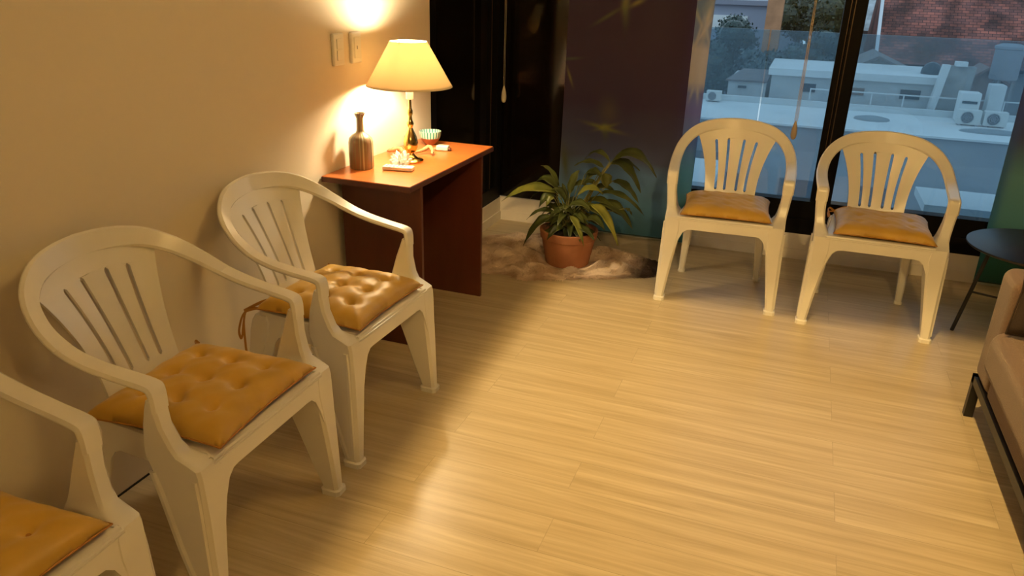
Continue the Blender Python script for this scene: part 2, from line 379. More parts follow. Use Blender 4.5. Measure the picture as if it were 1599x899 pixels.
def side_secs(s, i0, i1, n=4):
    P = [Vector((s * c[0][0], c[0][1], c[0][2])) for c in CTRL]; Wd = [Vector((s * c[1][0], c[1][1], c[1][2])).normalized() for c in CTRL]
    out = []
    def cat(A, i, t):
        p0, p1, p2, p3 = A[max(i - 1, 0)], A[i], A[i + 1], A[min(i + 2, len(A) - 1)]
        return .5 * ((2 * p1) + (p2 - p0) * t + (2 * p0 - 5 * p1 + 4 * p2 - p3) * t * t + (3 * p1 - p0 - 3 * p2 + p3) * t ** 3)
    pos = []
    for i in range(i0, i1):
        for k in range(n): t = k / n; pos.append((cat(P, i, t), Wd[i].lerp(Wd[i + 1], t), CTRL[i][2] * (1 - t) + CTRL[i + 1][2] * t))
    pos.append((P[i1], Wd[i1], CTRL[i1][2]))
    return pos
def with_tan(pos, th=.015):
    out = []
    for i, (p, W, wd) in enumerate(pos):
        T = pos[min(i + 1, len(pos) - 1)][0] - pos[max(i - 1, 0)][0]
        out.append((p, W, wd, T, th))
    return out
def rect(x0, x1, y0, y1, z, c=.008):
    return [(x0 + c, y0, z), (x1 - c, y0, z), (x1, y0 + c, z), (x1, y1 - c, z), (x1 - c, y1, z), (x0 + c, y1, z), (x0, y1 - c, z), (x0, y0 + c, z)]

def make_chair():
    root = empty('plastic_armchair', (0, 0, 0))
    # seat: dished sheet with rolled lip and arched aprons on four sides
    mb = MB(); nu, nv = 12, 12; top = []; zt = lambda u, v: .432 - .010 * math.sin(PI * v) * (1 - u * u) - .006 * v - (.010 if v == 0 else 0)
    def sx_(v): return .222 * (1 - v) + .180 * v
    vs = []; fs = []
    for j in range(nv + 1):
        v = j / nv
        for i in range(nu + 1):
            u = -1 + 2 * i / nu; vs.append((u * sx_(v), -.238 + v * .405, zt(u, v)))
    for j in range(nv):
        for i in range(nu): a = j * (nu + 1) + i; fs.append((a, a + 1, a + nu + 2, a + nu + 1))
    k = len(vs); vs += [(x, y, z - .007) for x, y, z in vs[:k]]; fs += [tuple(reversed([q + k for q in f])) for f in fs[:]]
    mb.add(vs, fs)
    def apron(A, B, nrm, zlow, zmid, legw, lean=.03, zt0=.428):
        A, B, nrm = Vector(A), Vector(B), Vector(nrm); n = 24; rings = []
        for i in range(n + 1):
            s = i / n; d = min(s, 1 - s) * (B - A).length; p = A.lerp(B, s)
            if d < legw: zl = zlow
            elif d < legw + .055: q = 1 - (d - legw) / .055; zl = zmid - (zmid - zlow) * (1 - math.sqrt(max(0, 1 - q * q)))
            else: zl = zmid
            o1 = nrm * lean * (zt0 - zl) / .2; th = nrm * .006
            t = p + Vector((0, 0, zt0)); bt = p + o1 + Vector((0, 0, zl))
            rings.append([t - nrm * .012 + Vector((0, 0, .003)), t - nrm * .003 + Vector((0, 0, .001)), t + Vector((0, 0, -.008)), bt, bt - th, t - th + Vector((0, 0, -.012))])
        mb.loft(rings)
    apron((-.218, -.2355, 0), (.218, -.2355, 0), (0, -1, 0), .25, .372, .010, .0075)
    for s in (-1, 1): apron((s * .224, -.225, 0), (s * .184, .160, 0), (s, 0, 0), .27, .366, .05, .022)
    apron((-.180, .163, 0), (.180, .163, 0), (0, 1, 0), .30, .375, .02, .02)
    mb.build('seat', M['plastic'], root)
    for s in (-1, 1):
        # front leg rises past the seat into the arm
        mb = MB(); L = []
        for (z, xi, xo, yf, yb) in [(0, .235, .286, -.254, -.190), (.016, .235, .286, -.254, -.190), (.019, .240, .279, -.247, -.196), (.12, .228, .276, -.246, -.166), (.22, .214, .274, -.244, -.142), (.30, .202, .272, -.242, -.122),
                                    (.36, .196, .271, -.240, -.108), (.405, .197, .271, -.238, -.098), (.422, .203, .271, -.234, -.092), (.432, .212, .271, -.214, -.088), (.446, .224, .272, -.184, -.088), (.47, .231, .274, -.171, -.092), (.52, .238, .280, -.157, -.104), (.57, .2395, .2855, -.154, -.122), (.588, .2395, .285, -.150, -.128)]:
            r = rect(xi, xo, yf, yb, z, .007 if z > .3 else .009)
            L.append([(s * x, y, zz) for x, y, zz in r])
        mb.loft(L)
        # raised edge ribs leave a channel in the side face of the leg
        fleg = mb.build('front_leg', M['plastic'], root)
        g = MB(); G = []
        for (z, x, y0, y1) in [(.03, .2795, -.236, -.208), (.20, .2765, -.232, -.156), (.34, .2735, -.228, -.122), (.395, .2722, -.224, -.106)]:
            G.append([(s * (x + .004), y0, z), (s * (x + .004), y0 + .010, z), (s * (x - .004), y0 + .016, z), (s * (x - .004), y0 - .003, z)])
        g.loft(G)
        G = []
        for (z, x, y0, y1) in [(.03, .2795, -.236, -.208), (.20, .2765, -.232, -.156), (.34, .2735, -.228, -.122), (.395, .2722, -.224, -.106)]:
            G.append([(s * (x + .004), y1 - .004, z), (s * (x + .004), y1 + .006, z), (s * (x - .004), y1 + .010, z), (s * (x - .004), y1 - .010, z)])
        g.loft(G); g.build('leg_rib', M['plastic'], fleg)
        mb = MB(); L = []
        for (z, xi, xo, yf, yb) in [(0, .176, .212, .190, .228), (.012, .176, .212, .190, .228), (.014, .179, .209, .192, .226), (.15, .168, .206, .172, .218), (.28, .156, .202, .144, .206), (.36, .148, .199, .120, .196), (.40, .150, .196, .118, .186), (.418, .156, .190, .124, .176)]:
            L.append([(s * x, y, zz) for x, y, zz in rect(xi, xo, yf, yb, z, .007)])
        mb.loft(L); mb.build('rear_leg', M['plastic'], root)
        mb = MB(); sweep(mb, with_tan(side_secs(s, 0, 5))); mb.build('armrest', M['plastic'], root)
    # backrest: hoop and fan of slats
    mb = MB(); r_ = side_secs(1, 5, 11); l_ = side_secs(-1, 5, 11)
    sweep(mb, with_tan(r_ + l_[::-1][1:], .016))
    def hw(v): return .126 + .004 * math.sin(v * PI) * -1 + .080 * max(0, v - .1) ** 1.8
    def fp(u, v, off=0):
        x = u * hw(v); z = .415 + v * (.358 - .034 * u * u * v); y = .150 + .148 * v ** 1.15 - .044 * u * u * v
        n = Vector((0, -.93, .36)); return Vector((x, y, z)) + n * off
    def strip(u0, u1, v0, v1, nu=3, nv=14, cap0=0, cap1=0):
        R = []
        for j in range(nv + 1):
            v = v0 + (v1 - v0) * j / nv; ring = []
            for i in range(nu + 1):
                u = (u0(v) if callable(u0) else u0); q = (u1(v) if callable(u1) else u1); uu = u + (q - u) * i / nu
                ring.append(fp(uu, v, .004 if 0 < i < nu else .0032))
            for i in range(nu, -1, -1):
                u = (u0(v) if callable(u0) else u0); q = (u1(v) if callable(u1) else u1); uu = u + (q - u) * i / nu
                ring.append(fp(uu, v, -.005))
            R.append(ring)
        mb.loft(R)
    VA, VB = .17, .865
    def edge(c, sg):   # slot edges with rounded ends
        def f(v):
            wv = .0062 / hw(v); e = min(v - VA, VB - v) * .36; rr = .0062
            k = 1 if e > rr else math.sqrt(max(0, 1 - (1 - max(e, 0) / rr) ** 2))
            return c + sg * wv * k
        return f
    S = [-.575, -.225, .225, .575]
    nodes = [-1] + S + [1]
    for i in range(5):
        a = -1 if i == 0 else edge(S[i - 1], 1); b = 1 if i == 4 else edge(S[i], -1)
        strip(a, b, VA, VB, nv=40)
    strip(-1, 1, 0, VA, 16, 4); strip(-1, 1, VB, 1.0, 16, 4)
    mb.build('backrest', M['plastic'], root)
    return root

chair = make_chair()
CH = [((1.4477, -.6737), .0524, 'white plastic armchair in front of the glass between curtain and dark window post'),
      ((2.1221, -.6966), .0136, 'white plastic armchair by the window nearest the black round side table'),
      ((.3346, -2.4233), 1.5538, 'white plastic armchair against the wall right beside the cherry wood desk'),
      ((.3508, -3.0985), 1.5965, 'white plastic armchair along the wall between two others, seen nearly whole'),
      ((.355, -3.790), 1.60, 'white plastic armchair cut off by the frame, farthest from the desk')]
for i, ((x, y), t, lab) in enumerate(CH):
    o = chair if i == 0 else copy_tree(chair)
    o.location = (x, y, 0); o.rotation_euler = (0, 0, t)
    tag(o, lab, 'chair', 'white plastic armchairs round the room')

# ------------------------------------------------------------------ tufted seat cushions
def make_cushion(seed, thick=.05, tuft=1.0, wid=.41, dep=.385, mname='gold'):
    rnd = random.Random(seed); root = empty('seat_cushion', (0, 0, 0)); n = 56; vs = []; fs = []
    bt = [(a * .27, b * .27) for a in (-1, 0, 1) for b in (-1, 0, 1)]
    ph = [rnd.uniform(0, 6) for _ in range(6)]
    def P(u, v, top):
        s = 1 - .050 * (1 - abs(u) ** 2.2) * abs(v) ** 6; t = 1 - .050 * (1 - abs(v) ** 2.2) * abs(u) ** 6
        x = u * wid / 2 * (1 - .055 * (1 - v * v)) ; y = v * dep / 2 * (1 - .055 * (1 - u * u))
        e = max(0, (1 - u ** 6)) ** .5 * max(0, (1 - v ** 6)) ** .5
        h = e * .5 + .5 * e * (1 - .35 * max(abs(u), abs(v)) ** 2)
        if top:
            d = 0
            for (bu, bv) in bt:
                r2 = (u / 2 - bu) ** 2 + (v / 2 - bv) ** 2; d += math.exp(-r2 / .0015) * .34 + math.exp(-r2 / .009) * .20
            for q in (-.54, 0, .54):
                d += .10 * math.exp(-((u - q) / .09) ** 2) * (1 - v * v) + .10 * math.exp(-((v - q) / .09) ** 2) * (1 - u * u)
            z = thick * h * (1 - tuft * min(d, .85)) + .0016 * math.sin(u * 17 + ph[0] + v * 6) * math.sin(v * 15 + ph[1]) + .002 * math.sin(u * 5 + ph[2]) * math.sin(v * 4 + ph[3])
            z = max(z, .012 * e)
        else: z = -.010 * e * (1 - .6 * (u * u + v * v) / 2)
        return (x, y, z + .011)
    for top in (1, 0):
        for j in range(n + 1):
            for i in range(n + 1): vs.append(P(-1 + 2 * i / n, -1 + 2 * j / n, top))
    K = (n + 1) ** 2
    for j in range(n):
        for i in range(n):
            a = j * (n + 1) + i; fs.append((a, a + 1, a + n + 2, a + n + 1)); fs.append((a + K, a + n + 1 + K, a + n + 2 + K, a + 1 + K))
    o = mesh('cushion_body', vs, fs, M[mname], root, autos=False)
    bm = bmesh.new(); bm.from_mesh(o.data); bmesh.ops.remove_doubles(bm, verts=bm.verts[:], dist=.0004); bmesh.ops.recalc_face_normals(bm, faces=bm.faces[:]); bm.to_mesh(o.data); bm.free()
    # piping round the seam
    pts = []
    for k in range(4 * 14):
        q = k / 14; e, f = int(q), (q % 1) * 2 - 1
        u, v = [(f, -1), (1, f), (-f, 1), (-1, -f)][e]; p = P(u, v, 0); pts.append((p[0], p[1], .011))
    pts.append(pts[0])
    MB().tube(pts, .0024, 6).build('piping', M['tie'], o)
    if tuft < .4: return root
    bm_ = MB()
    for (bu, bv) in bt:
        p = P(bu * 2, bv * 2, 1); bm_.lathe([(.001, .004), (.004, .0035), (.0055, .001), (.0055, -.003)], (p[0], p[1], p[2] + .0005), 10)
    bm_.build('tuft_stitch', M['tie'], o)['kind'] = 'stuff'
    return root
def tie(root, side, kind):
    """tape ties sewn to a rear corner"""
    x, y = side * .200, .188; mb = MB()
    def ribbon(pts, wd=.0045):
        pts = spline(pts, 6); rings = []
        for i, p in enumerate(pts):
            T = (pts[min(i + 1, len(pts) - 1)] - pts[max(i - 1, 0)]).normalized(); W = T.cross(Vector((.2, 1, .1))).normalized(); Nn = T.cross(W)
            rings.append([p + W * wd, p + Nn * .0012, p - W * wd, p - Nn * .0012])
        mb.loft(rings)
    if kind == 'hang':
        ribbon([(x, y, .012), (x + side * .012, y + .03, .010), (x + side * .020, y + .045, -.03), (x + side * .024, y + .046, -.11), (x + side * .020, y + .048, -.17)])
        ribbon([(x, y + .002, .012), (x + side * .034, y + .028, .004), (x + side * .052, y + .040, -.05), (x + side * .040, y + .044, -.085), (x + side * .022, y + .046, -.04), (x + side * .016, y + .040, 0)])
        ribbon([(x - side * .10, y - .012, .012), (x - side * .04, y + .012, .018), (x + side * .02, y + .04, .004)], .006)
    elif kind == 'loop':
        ribbon([(x, y, .012), (x + side * .028, y - .01, .03), (x + side * .030, y - .05, .022), (x + side * .022, y - .09, .008)], .005)
        ribbon([(x, y, .014), (x - side * .05, y + .012, .035), (x - side * .11, y + .0, .028)], .006)
        ribbon([(x, y, .012), (x + side * .030, y - .03, .012), (x + side * .026, y - .07, -.002)], .004)
    else:
        ribbon([(x, y, .012), (x + side * .010, y + .012, .022), (x + side * .016, y + .006, .012)], .005)
    mb.build('tie', M['tie'], root)
CU = [(0, (.0, -.048), 3, .052, .22, (), 'smooth mustard cushion on the armchair between curtain and window post', .02),
      (1, (.018, -.045), 5, .054, .28, ((-1, 'loop'),), 'mustard cushion with looped tie on the armchair next to the round side table', -.03),
      (2, (.004, -.035), 9, .058, .95, ((-1, 'hang'), (1, 'stub')), 'bright lamp lit mustard tufted cushion on the armchair beside the desk', .0),
      (3, (.0, -.040), 12, .052, .9, ((-1, 'stub'), (1, 'stub')), 'ochre tufted cushion on the middle armchair of the wall row', .03),
      (4, (.0, -.035), 15, .050, .8, ((1, 'stub'), (-1, 'stub')), 'brownish shaded cushion on the armchair cut off at the frame corner', .0)]
for (ci, (lx, ly), seed, th, tf, ties, lab, dr) in CU:
    c = make_cushion(seed, th, tf); (x, y), t, _ = CH[ci]
    for s, k in ties: tie(c, s, k)
    v = Matrix.Rotation(t, 2) @ Vector((lx, ly)); c.location = (x + v.x, y + v.y, .4335); c.rotation_euler = (0, 0, t + dr)
    tag(c, lab, 'cushion', 'mustard seat cushions')

# ------------------------------------------------------------------ desk
DY0, DY1, DX, DH = -1.9635, -1.1246, .3887, .7148
d = empty('writing_desk', (.2, -1.54, 0), 0, 'cherry wood desk with side panels standing against the wall under the lamp', 'desk')
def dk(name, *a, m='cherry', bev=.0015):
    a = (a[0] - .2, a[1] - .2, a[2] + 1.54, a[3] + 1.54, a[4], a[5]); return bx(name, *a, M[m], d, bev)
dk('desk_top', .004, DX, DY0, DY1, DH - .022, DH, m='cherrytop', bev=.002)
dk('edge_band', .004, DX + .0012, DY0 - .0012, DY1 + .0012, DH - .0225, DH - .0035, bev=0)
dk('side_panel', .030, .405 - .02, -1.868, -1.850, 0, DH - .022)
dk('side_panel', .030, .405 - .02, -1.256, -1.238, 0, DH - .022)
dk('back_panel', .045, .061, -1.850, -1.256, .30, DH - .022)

# ------------------------------------------------------------------ table lamp
LX, LY = .192, -1.575
lp = empty('table_lamp', (LX, LY, DH), 0, 'lit brass table lamp with cream conical shade on the desk', 'lamp')
MB().lathe([(.0, 0), (.052, 0), (.054, .006), (.048, .012), (.030, .016), (.018, .026), (.013, .036)], n=32).build('lamp_base', M['brass'], lp)
MB().lathe([(.013, .034), (.022, .044), (.030, .062), (.031, .080), (.026, .104), (.015, .128), (.009, .142), (.013, .152), (.015, .160), (.010, .172), (.0075, .190), (.011, .200), (.011, .212), (.007, .222), (.006, .262)], n=28).build('lamp_stem', M['brass'], lp)
MB().lathe([(.013, .258), (.016, .262), (.016, .33), (.012, .342)], n=20).build('bulb_socket', M['white'], lp)
MB().lathe([(.001, .476), (.014, .471), (.024, .458), (.027, .442), (.021, .414), (.013, .384), (.012, .340)], n=24).build('bulb', M['bulb'], lp)
sh = MB(); R0, R1, Z0, Z1 = .176, .075, .312, .487
shd = sh.lathe([(R0, Z0), (R1, Z1), (R1 - .002, Z1), (R0 - .002, Z0), (R0, Z0)], n=64, caps=False).build('lamp_shade', M['shade'], lp)
MB().lathe([(R0 + .0008, Z0 - .001), (R0 + .0008 - .0034, Z0 + .006), (R0 - .003 - .0034, Z0 + .006), (R0 - .003, Z0 - .001), (R0 + .0008, Z0 - .001)], n=64, caps=False).build('shade_rim', M['shadering'], shd)
sp = MB()
for k in range(3):
    a = k * 2 * PI / 3 + .5; sp.tube([(.012 * math.cos(a), .012 * math.sin(a), .29), (.05 * math.cos(a), .05 * math.sin(a), .35), (.068 * math.cos(a), .068 * math.sin(a), .47), ((R1 - .001) * math.cos(a), (R1 - .001) * math.sin(a), .482)], .0015, 6)
sp.build('shade_carrier', M['brass'], lp)


# ------------------------------------------------------------------ things on the desk
def stripes():
    m = bpy.data.materials.new('striped_glaze'); m.use_nodes = True; T = NT(m); N, L = T.N, T.L; p = N['Principled BSDF']
    tc = N.new('ShaderNodeTexCoord'); s = N.new('ShaderNodeSeparateXYZ'); L.new(tc.outputs['Object'], s.inputs[0])
    a = T.m('ARCTAN2', s.outputs[1], s.outputs[0]); n = N.new('ShaderNodeTexNoise'); n.noise_dimensions = '1D'; n.inputs['Scale'].default_value = 4.2; n.inputs['Detail'].default_value = 3
    L.new(a, n.inputs['W']); r = N.new('ShaderNodeValToRGB'); e = r.color_ramp.elements; r.color_ramp.interpolation = 'LINEAR'
    e[0].position = .36; e[0].color = (.09, .05, .03, 1); e[1].position = .64; e[1].color = (.42, .40, .27, 1)
    for q, c in ((.44, (.20, .19, .10, 1)), (.50, (.22, .10, .06, 1)), (.56, (.24, .23, .13, 1))): k = e.new(q); k.color = c
    L.new(n.outputs[0], r.inputs[0]); L.new(r.outputs[0], p.inputs['Base Color']); p.inputs['Roughness'].default_value = .4; return m
M['stripes'] = stripes()
v = empty('striped_bottle', (.072, -1.775, DH), 0, 'tall narrow necked striped ceramic bottle at the near end of the desk', 'bottle')
MB().lathe([(.001, 0), (.045, 0), (.048, .004), (.049, .06), (.0485, .105), (.045, .122), (.034, .134), (.019, .143), (.0145, .152), (.0135, .180), (.0135, .200), (.020, .216), (.023, .221), (.020, .221), (.011, .200), (.010, .16), (.001, .158)], n=48, wob=lambda a: 1 + .012 * math.cos(a * 12)).build('bottle_body', M['stripes'], v)
r = empty('remote_control', (.222, -1.742, DH), math.radians(10), 'small white remote control lying at the front of the desk', 'remote')
o = MB().box(-.062, .062, -.024, .024, .001, .017).build('remote_case', M['white'], r); bevel(o, .005, 3)
bb = MB()
for i in range(6):
    for j in range(2): bb.lathe([(.0045, .0165), (.0045, .0185), (.003, .019), (.0005, .019)], (-.045 + i * .015, -.010 + j * .018, 0), 10)
bb.build('button_pad', mat('pale_grey_rubber', (.55, .52, .46), .6), r)
# pale crystal cluster in front of the lamp foot
cm = mat('pale_quartz', (.95, .93, .88), .12, spec=.8)
rn = random.Random(4); mb = MB()
def shard(mb, base, dr, ln, rad, rn, n=6):
    dr = Vector(dr).normalized(); a = dr.orthogonal().normalized(); b = dr.cross(a); base = Vector(base); rings = []
    for (t, q) in ((0, .8), (.35, 1), (.72, .85), (1, .08)): rings.append([base + dr * ln * t + (a * math.cos(k / n * 2 * PI + 1) + b * math.sin(k / n * 2 * PI + 1)) * rad * q for k in range(n)])
    mb.loft(rings)
for k in range(26):
    a = rn.uniform(0, 2 * PI); q = rn.uniform(0, 1) ** .6; el = 1.45 - q * 1.15
    shard(mb, (.014 * q * math.cos(a), .014 * q * math.sin(a), .006), (math.cos(a) * math.cos(el), math.sin(a) * math.cos(el), math.sin(el)), .052 - .018 * q, rn.uniform(.008, .012), rn)
vs = [(x * 1.1, y * 1.1, max(z, 0) * 1.25) for x, y, z in mb.v]
cr = mesh('crystal_cluster', vs, mb.f, cm, smooth=False, loc=(.198, -1.674, DH)); tag(cr, 'bright white pointed crystal cluster before the foot of the lamp', 'crystal')
# driftwood curls
dw = wood('bleached_driftwood', (.26, .14, .06), (.45, .28, .14), .7, (10, 10, 10))
def curl(name, loc, pts, rad, lab):
    p = spline(pts, 6); n = len(p); rr = [rad * (.35 + .65 * math.sin(PI * (i + .8) / (n + .6))) * (1 + .12 * math.sin(i * 1.9)) for i in range(n)]
    o = MB().tube(p, rr, 10).build(name, dw); o.location = loc; return tag(o, lab, 'driftwood')
curl('driftwood', (.070, -1.475, DH), [(-.045, 0, .008), (-.02, -.012, .016), (.01, .006, .022), (.035, -.004, .012), (.055, .015, .008)], .011, 'curled tan driftwood piece between lamp and wall')
curl('driftwood', (.195, -1.420, DH), [(-.050, -.03, .009), (-.02, -.01, .018), (.0, .012, .030), (.022, .0, .020), (.034, -.03, .009)], .010, 'curled tan driftwood piece between lamp and bowl')
# bowl
bo = empty('ceramic_bowl', (.112, -1.228, DH), 0, 'small brown bowl with a teal and white rim at the far desk end', 'bowl')
def bowlrim():
    m = mat('teal_white_glaze', (.6, .7, .6), .35); T = NT(m); N, L = T.N, T.L; p = N['Principled BSDF']
    tc = N.new('ShaderNodeTexCoord'); s = N.new('ShaderNodeSeparateXYZ'); L.new(tc.outputs['Object'], s.inputs[0])
    a = T.m('ARCTAN2', s.outputs[1], s.outputs[0]); q = T.m('GREATER_THAN', T.m('SINE', T.m('MULTIPLY', a, 22)), .2)
    c = T.mix(q, (.50, .62, .52, 1), (.02, .20, .19, 1)); L.new(c, p.inputs['Base Color']); return m
MB().lathe([(.001, .0), (.022, 0), (.024, .005), (.038, .020), (.046, .034)], n=36).build('bowl_body', mat('brown_glaze', (.24, .075, .035), .35), bo)
MB().lathe([(.0455, .033), (.0500, .048), (.0515, .064), (.0490, .064), (.0470, .048), (.042, .034), (.030, .016), (.001, .010)], n=36, caps=False).build('bowl_rim', bowlrim(), bo)
# small pale glass block and folded paper
gb = empty('glass_paperweight', (.222, -1.318, DH), math.radians(8), 'small pale blue glass block with dark end cap on the desk beyond the lamp', 'paperweight')
o = MB().box(-.030, .026, -.018, .018, .001, .024).build('block', mat('milky_glass', (.50, .60, .58), .12, spec=.7), gb); bevel(o, .005, 3)
o = MB().box(.026, .037, -.011, .011, .001, .014).build('end_cap', mat('dark_cap', (.10, .03, .015), .5), gb); bevel(o, .003, 2)
o = MB().box(-.030, .030, -.007, .007, .001, .010, Matrix.Rotation(.9, 3, 'Z')).build('incense_box', mat('pink_card', (.62, .30, .19), .6)); bevel(o, .001, 1); o.location = (.172, -1.342, DH); tag(o, 'thin pinkish paper stick lying beside the pale glass block', 'stick')

# ------------------------------------------------------------------ wall switches
for i, (yc, lab) in enumerate(((-1.803, 'cream rocker switch plate on the wall farther from the lamp'), (-1.675, 'cream socket plate with one small dark slot nearer the lamp'))):
    s = empty('wall_switch', (0, yc, 1.175), 0, lab, 'switch')
    o = MB().box(0, .014, -.036, .036, -.060, .060).build('cover_plate', M['white'], s); bevel(o, .005, 3)
    if i == 0:
        pl_ = o
        for z in (-.021, .021):
            o = MB().box(.0135, .0175, -.018, .018, z - .019, z + .019).build('rocker', M['white'], pl_); bevel(o, .002, 2)
    else:
        o = MB().box(.0135, .0165, -.020, .020, -.040, .040).build('socket_insert', M['white'], s); bevel(o, .002, 2)
        MB().box(.0165, .0168, -.003, .001, -.006, .007).build('socket_slot', M['gap'], o, False)

# ------------------------------------------------------------------ roller blinds with cord loops
def blind(x0, x1, cx, ztop, zbot, strands, lab, pm='tassel'):
    b = empty('roller_blind', (cx, -.1, 2.25), 0, lab, 'blind')
    o = MB().box(x0 - cx, x1 - cx, .02, .098, .0, .10).build('cassette', M['white'], b); bevel(o, .006, 2)
    cm_ = MB()
    for (dx0, dx1) in strands:
        cm_.tube([(dx0, 0.02, .01), (dx0, .0, -.05), ((dx0 + dx1) / 2, 0, (zbot + .1 - 2.25) / 2), (dx1, 0, zbot + .095 - 2.25)], .0012, 6)
    cm_.build('cord', M['cord'], b)
    MB().lathe([(.002, .098), (.006, .090), (.0125, .062), (.0155, .038), (.0150, .020), (.011, .005), (.005, 0), (.001, 0)], (0, 0, zbot - 2.25), 16).build('cord_pull', M[pm], b)
blind(.02, 1.1, .045, 2.2, .757, ((-.004, -.003), (.006, .004)), 'roller blind over the corner, twin cords ending in a cream oval pull', 'cordpull')
blind(1.12, 1.9, 1.700, 2.2, .692, ((.003, -.007), (-.001, -.002), (.004, .003), (.001, .008)), 'roller blind cord bundle with wooden pull hanging above the armchair by the post')

# ------------------------------------------------------------------ printed curtains
def cloth(name, x0t, x1t, x0b, x1b, zb, ztop, y, folds, m, lab):
    root = empty(name, ((x0b + x1b) / 2, y, zb), 0, lab, 'curtain'); ox = (x0b + x1b) / 2
    nu, nv = 90, 40; vs = []; fs = []
    for j in range(nv + 1):
        t = j / nv; z = zb + (ztop - zb) * t; a, b = x0b + (x0t - x0b) * t, x1b + (x1t - x1b) * t
        for i in range(nu + 1):
            q = i / nu; vs.append((a + (b - a) * q, y + folds(q, z), z))
    for j in range(nv):
        for i in range(nu): k = j * (nu + 1) + i; fs.append((k, k + 1, k + nu + 2, k + nu + 1))
    o = mesh('printed_cloth', vs, fs, m, None, autos=False); o.parent = root; o.location = (-ox, -y, -zb)
    hm = MB().tube([(x0b - ox, folds(0, zb), .004)] + [(x0b - ox + (x1b - x0b) * q / 20, folds(q / 20, zb), .004) for q in range(1, 21)], .003, 6).build('hem', m, root)
    hm.data.materials.clear(); hm.data.materials.append(mat('dark_teal_hem', (.01, .03, .03), .8))
    MB().tube([(x0t - .04 - ox, .0, ztop - zb), (x1t + .04 - ox, .0, ztop - zb)], .010, 10).build('curtain_rod', M['dark'], root)
    for q in (x0t + .05, x1t - .05): MB().box(q - .006 - ox, q + .006 - ox, 0, .105, ztop - zb - .006, ztop - zb + .006).build('rod_bracket', M['dark'], root, False)
    return root
cream = (.62, .56, .47, 1); yel = (.30, .30, .06, 1); pale = (.22, .25, .22, 1)
B1 = [(.68, .745, .055, .075, 0, .55, (.14, .13, .11, 1)), (.66, .655, .095, .012, -.18, .8, yel), (.67, .66, .060, .010, .35, .7, yel), (.665, .655, .020, .020, 0, .95, (.42, .42, .12, 1)), (.67, .63, .02, .04, .1, .6, (.12, .14, .08, 1)),
      (.735, 1.31, .018, .075, .08, .75, (.17, .20, .13, 1)), (.64, 1.27, .075, .010, .55, .7, (.16, .17, .10, 1)), (.80, 1.345, .045, .012, .5, .85, (.38, .33, .12, 1)), (.735, 1.35, .02, .05, -.2, .7, (.32, .32, .12, 1)),
      (.44, 1.03, .05, .008, .1, .6, (.10, .13, .12, 1)), (.435, .93, .007, .045, .35, .75, (.28, .24, .10, 1)),
      (.435, .42, .022, .10, .15, .8, (.13, .14, .02, 1)), (.45, .40, .10, .14, 0, .5, (.10, .11, .05, 1))]
SB = [(1.18, 1.27, .016, .14, -.15, .9, (.60, .52, .36, 1)), (1.135, 1.27, .010, .09, .5, .9, (.50, .46, .34, 1)), (1.16, 1.20, .008, .10, -.5, .9, (.62, .54, .42, 1)), (1.19, 1.19, .007, .09, .3, .9, (.5, .5, .45, 1)), (1.14, 1.19, .008, .08, -.2, .9, (.60, .53, .42, 1)),
      (1.17, 1.34, .05, .02, .9, .8, (.28, .33, .30, 1)), (1.12, 1.38, .04, .010, .5, .9, (.6, .5, .25, 1)), (1.17, .90, .008, .05, .1, .8, (.5, .48, .45, 1)), (1.14, .90, .008, .05, -.2, .8, (.5, .48, .45, 1))]
SS = [(0, (.05, .22, .30, 1)), (.45, (.10, .34, .46, 1)), (.62, (.16, .28, .55, 1)), (.80, (.20, .20, .48, 1)), (.90, (.20, .24, .46, 1)), (.95, (.60, .54, .46, 1)), (1.12, (.66, .58, .49, 1)), (1.17, (.25, .30, .40, 1)), (1.35, (.20, .28, .36, 1)), (2.4, (.2, .2, .4, 1))]  # edge colours lightened to carry the daylight behind the cloth
st1 = [(0, (.05, .16, .24, 1)), (.06, (.08, .24, .38, 1)), (.20, (.14, .35, .60, 1)), (.38, (.19, .38, .75, 1)), (.47, (.11, .13, .27, 1)), (.60, (.080, .080, .18, 1)), (.80, (.062, .036, .11, 1)), (1.2, (.056, .026, .085, 1)), (2.4, (.04, .02, .07, 1))]
M['cloth1'] = print_cloth('dark_floral_print', st1, B1, (1.113, SS, SB), transl=.5)
# print coordinates are world-like because the mesh keeps room coordinates
cloth('printed_curtain', .415, 1.215, .400, 1.195, .028, 2.16, -.055, lambda q, z: -.008 + .010 * math.sin(q * 9 + .4) * (.4 + .6 * min(z, 1)) + (.012 * math.sin(q * 31) if q > .9 else 0), M['cloth1'], 'dark maroon to teal printed curtain behind the potted plant')
B2 = [(2.72, 1.1, .03, .5, 0, .7, (.10, .13, .30, 1)), (2.71, .5, .025, .35, 0, .7, (.03, .12, .22, 1)), (2.72, .25, .02, .2, 0, .7, (.04, .22, .30, 1))]
st2 = [(0, (.020, .10, .08, 1)), (.2, (.045, .20, .18, 1)), (.40, (.11, .30, .24, 1)), (.62, (.15, .33, .24, 1)), (.78, (.08, .09, .12, 1)), (.92, (.045, .030, .09, 1)), (2.4, (.03, .02, .07, 1))]
M['cloth2'] = print_cloth('green_floral_print', st2, B2, transl=.35)
cloth('printed_curtain', 2.69, 3.55, 2.71, 3.55, .028, 2.16, -.055, lambda q, z: -.008 + .010 * math.sin(q * 11 + 1), M['cloth2'], 'purple to green printed curtain behind the round side table')

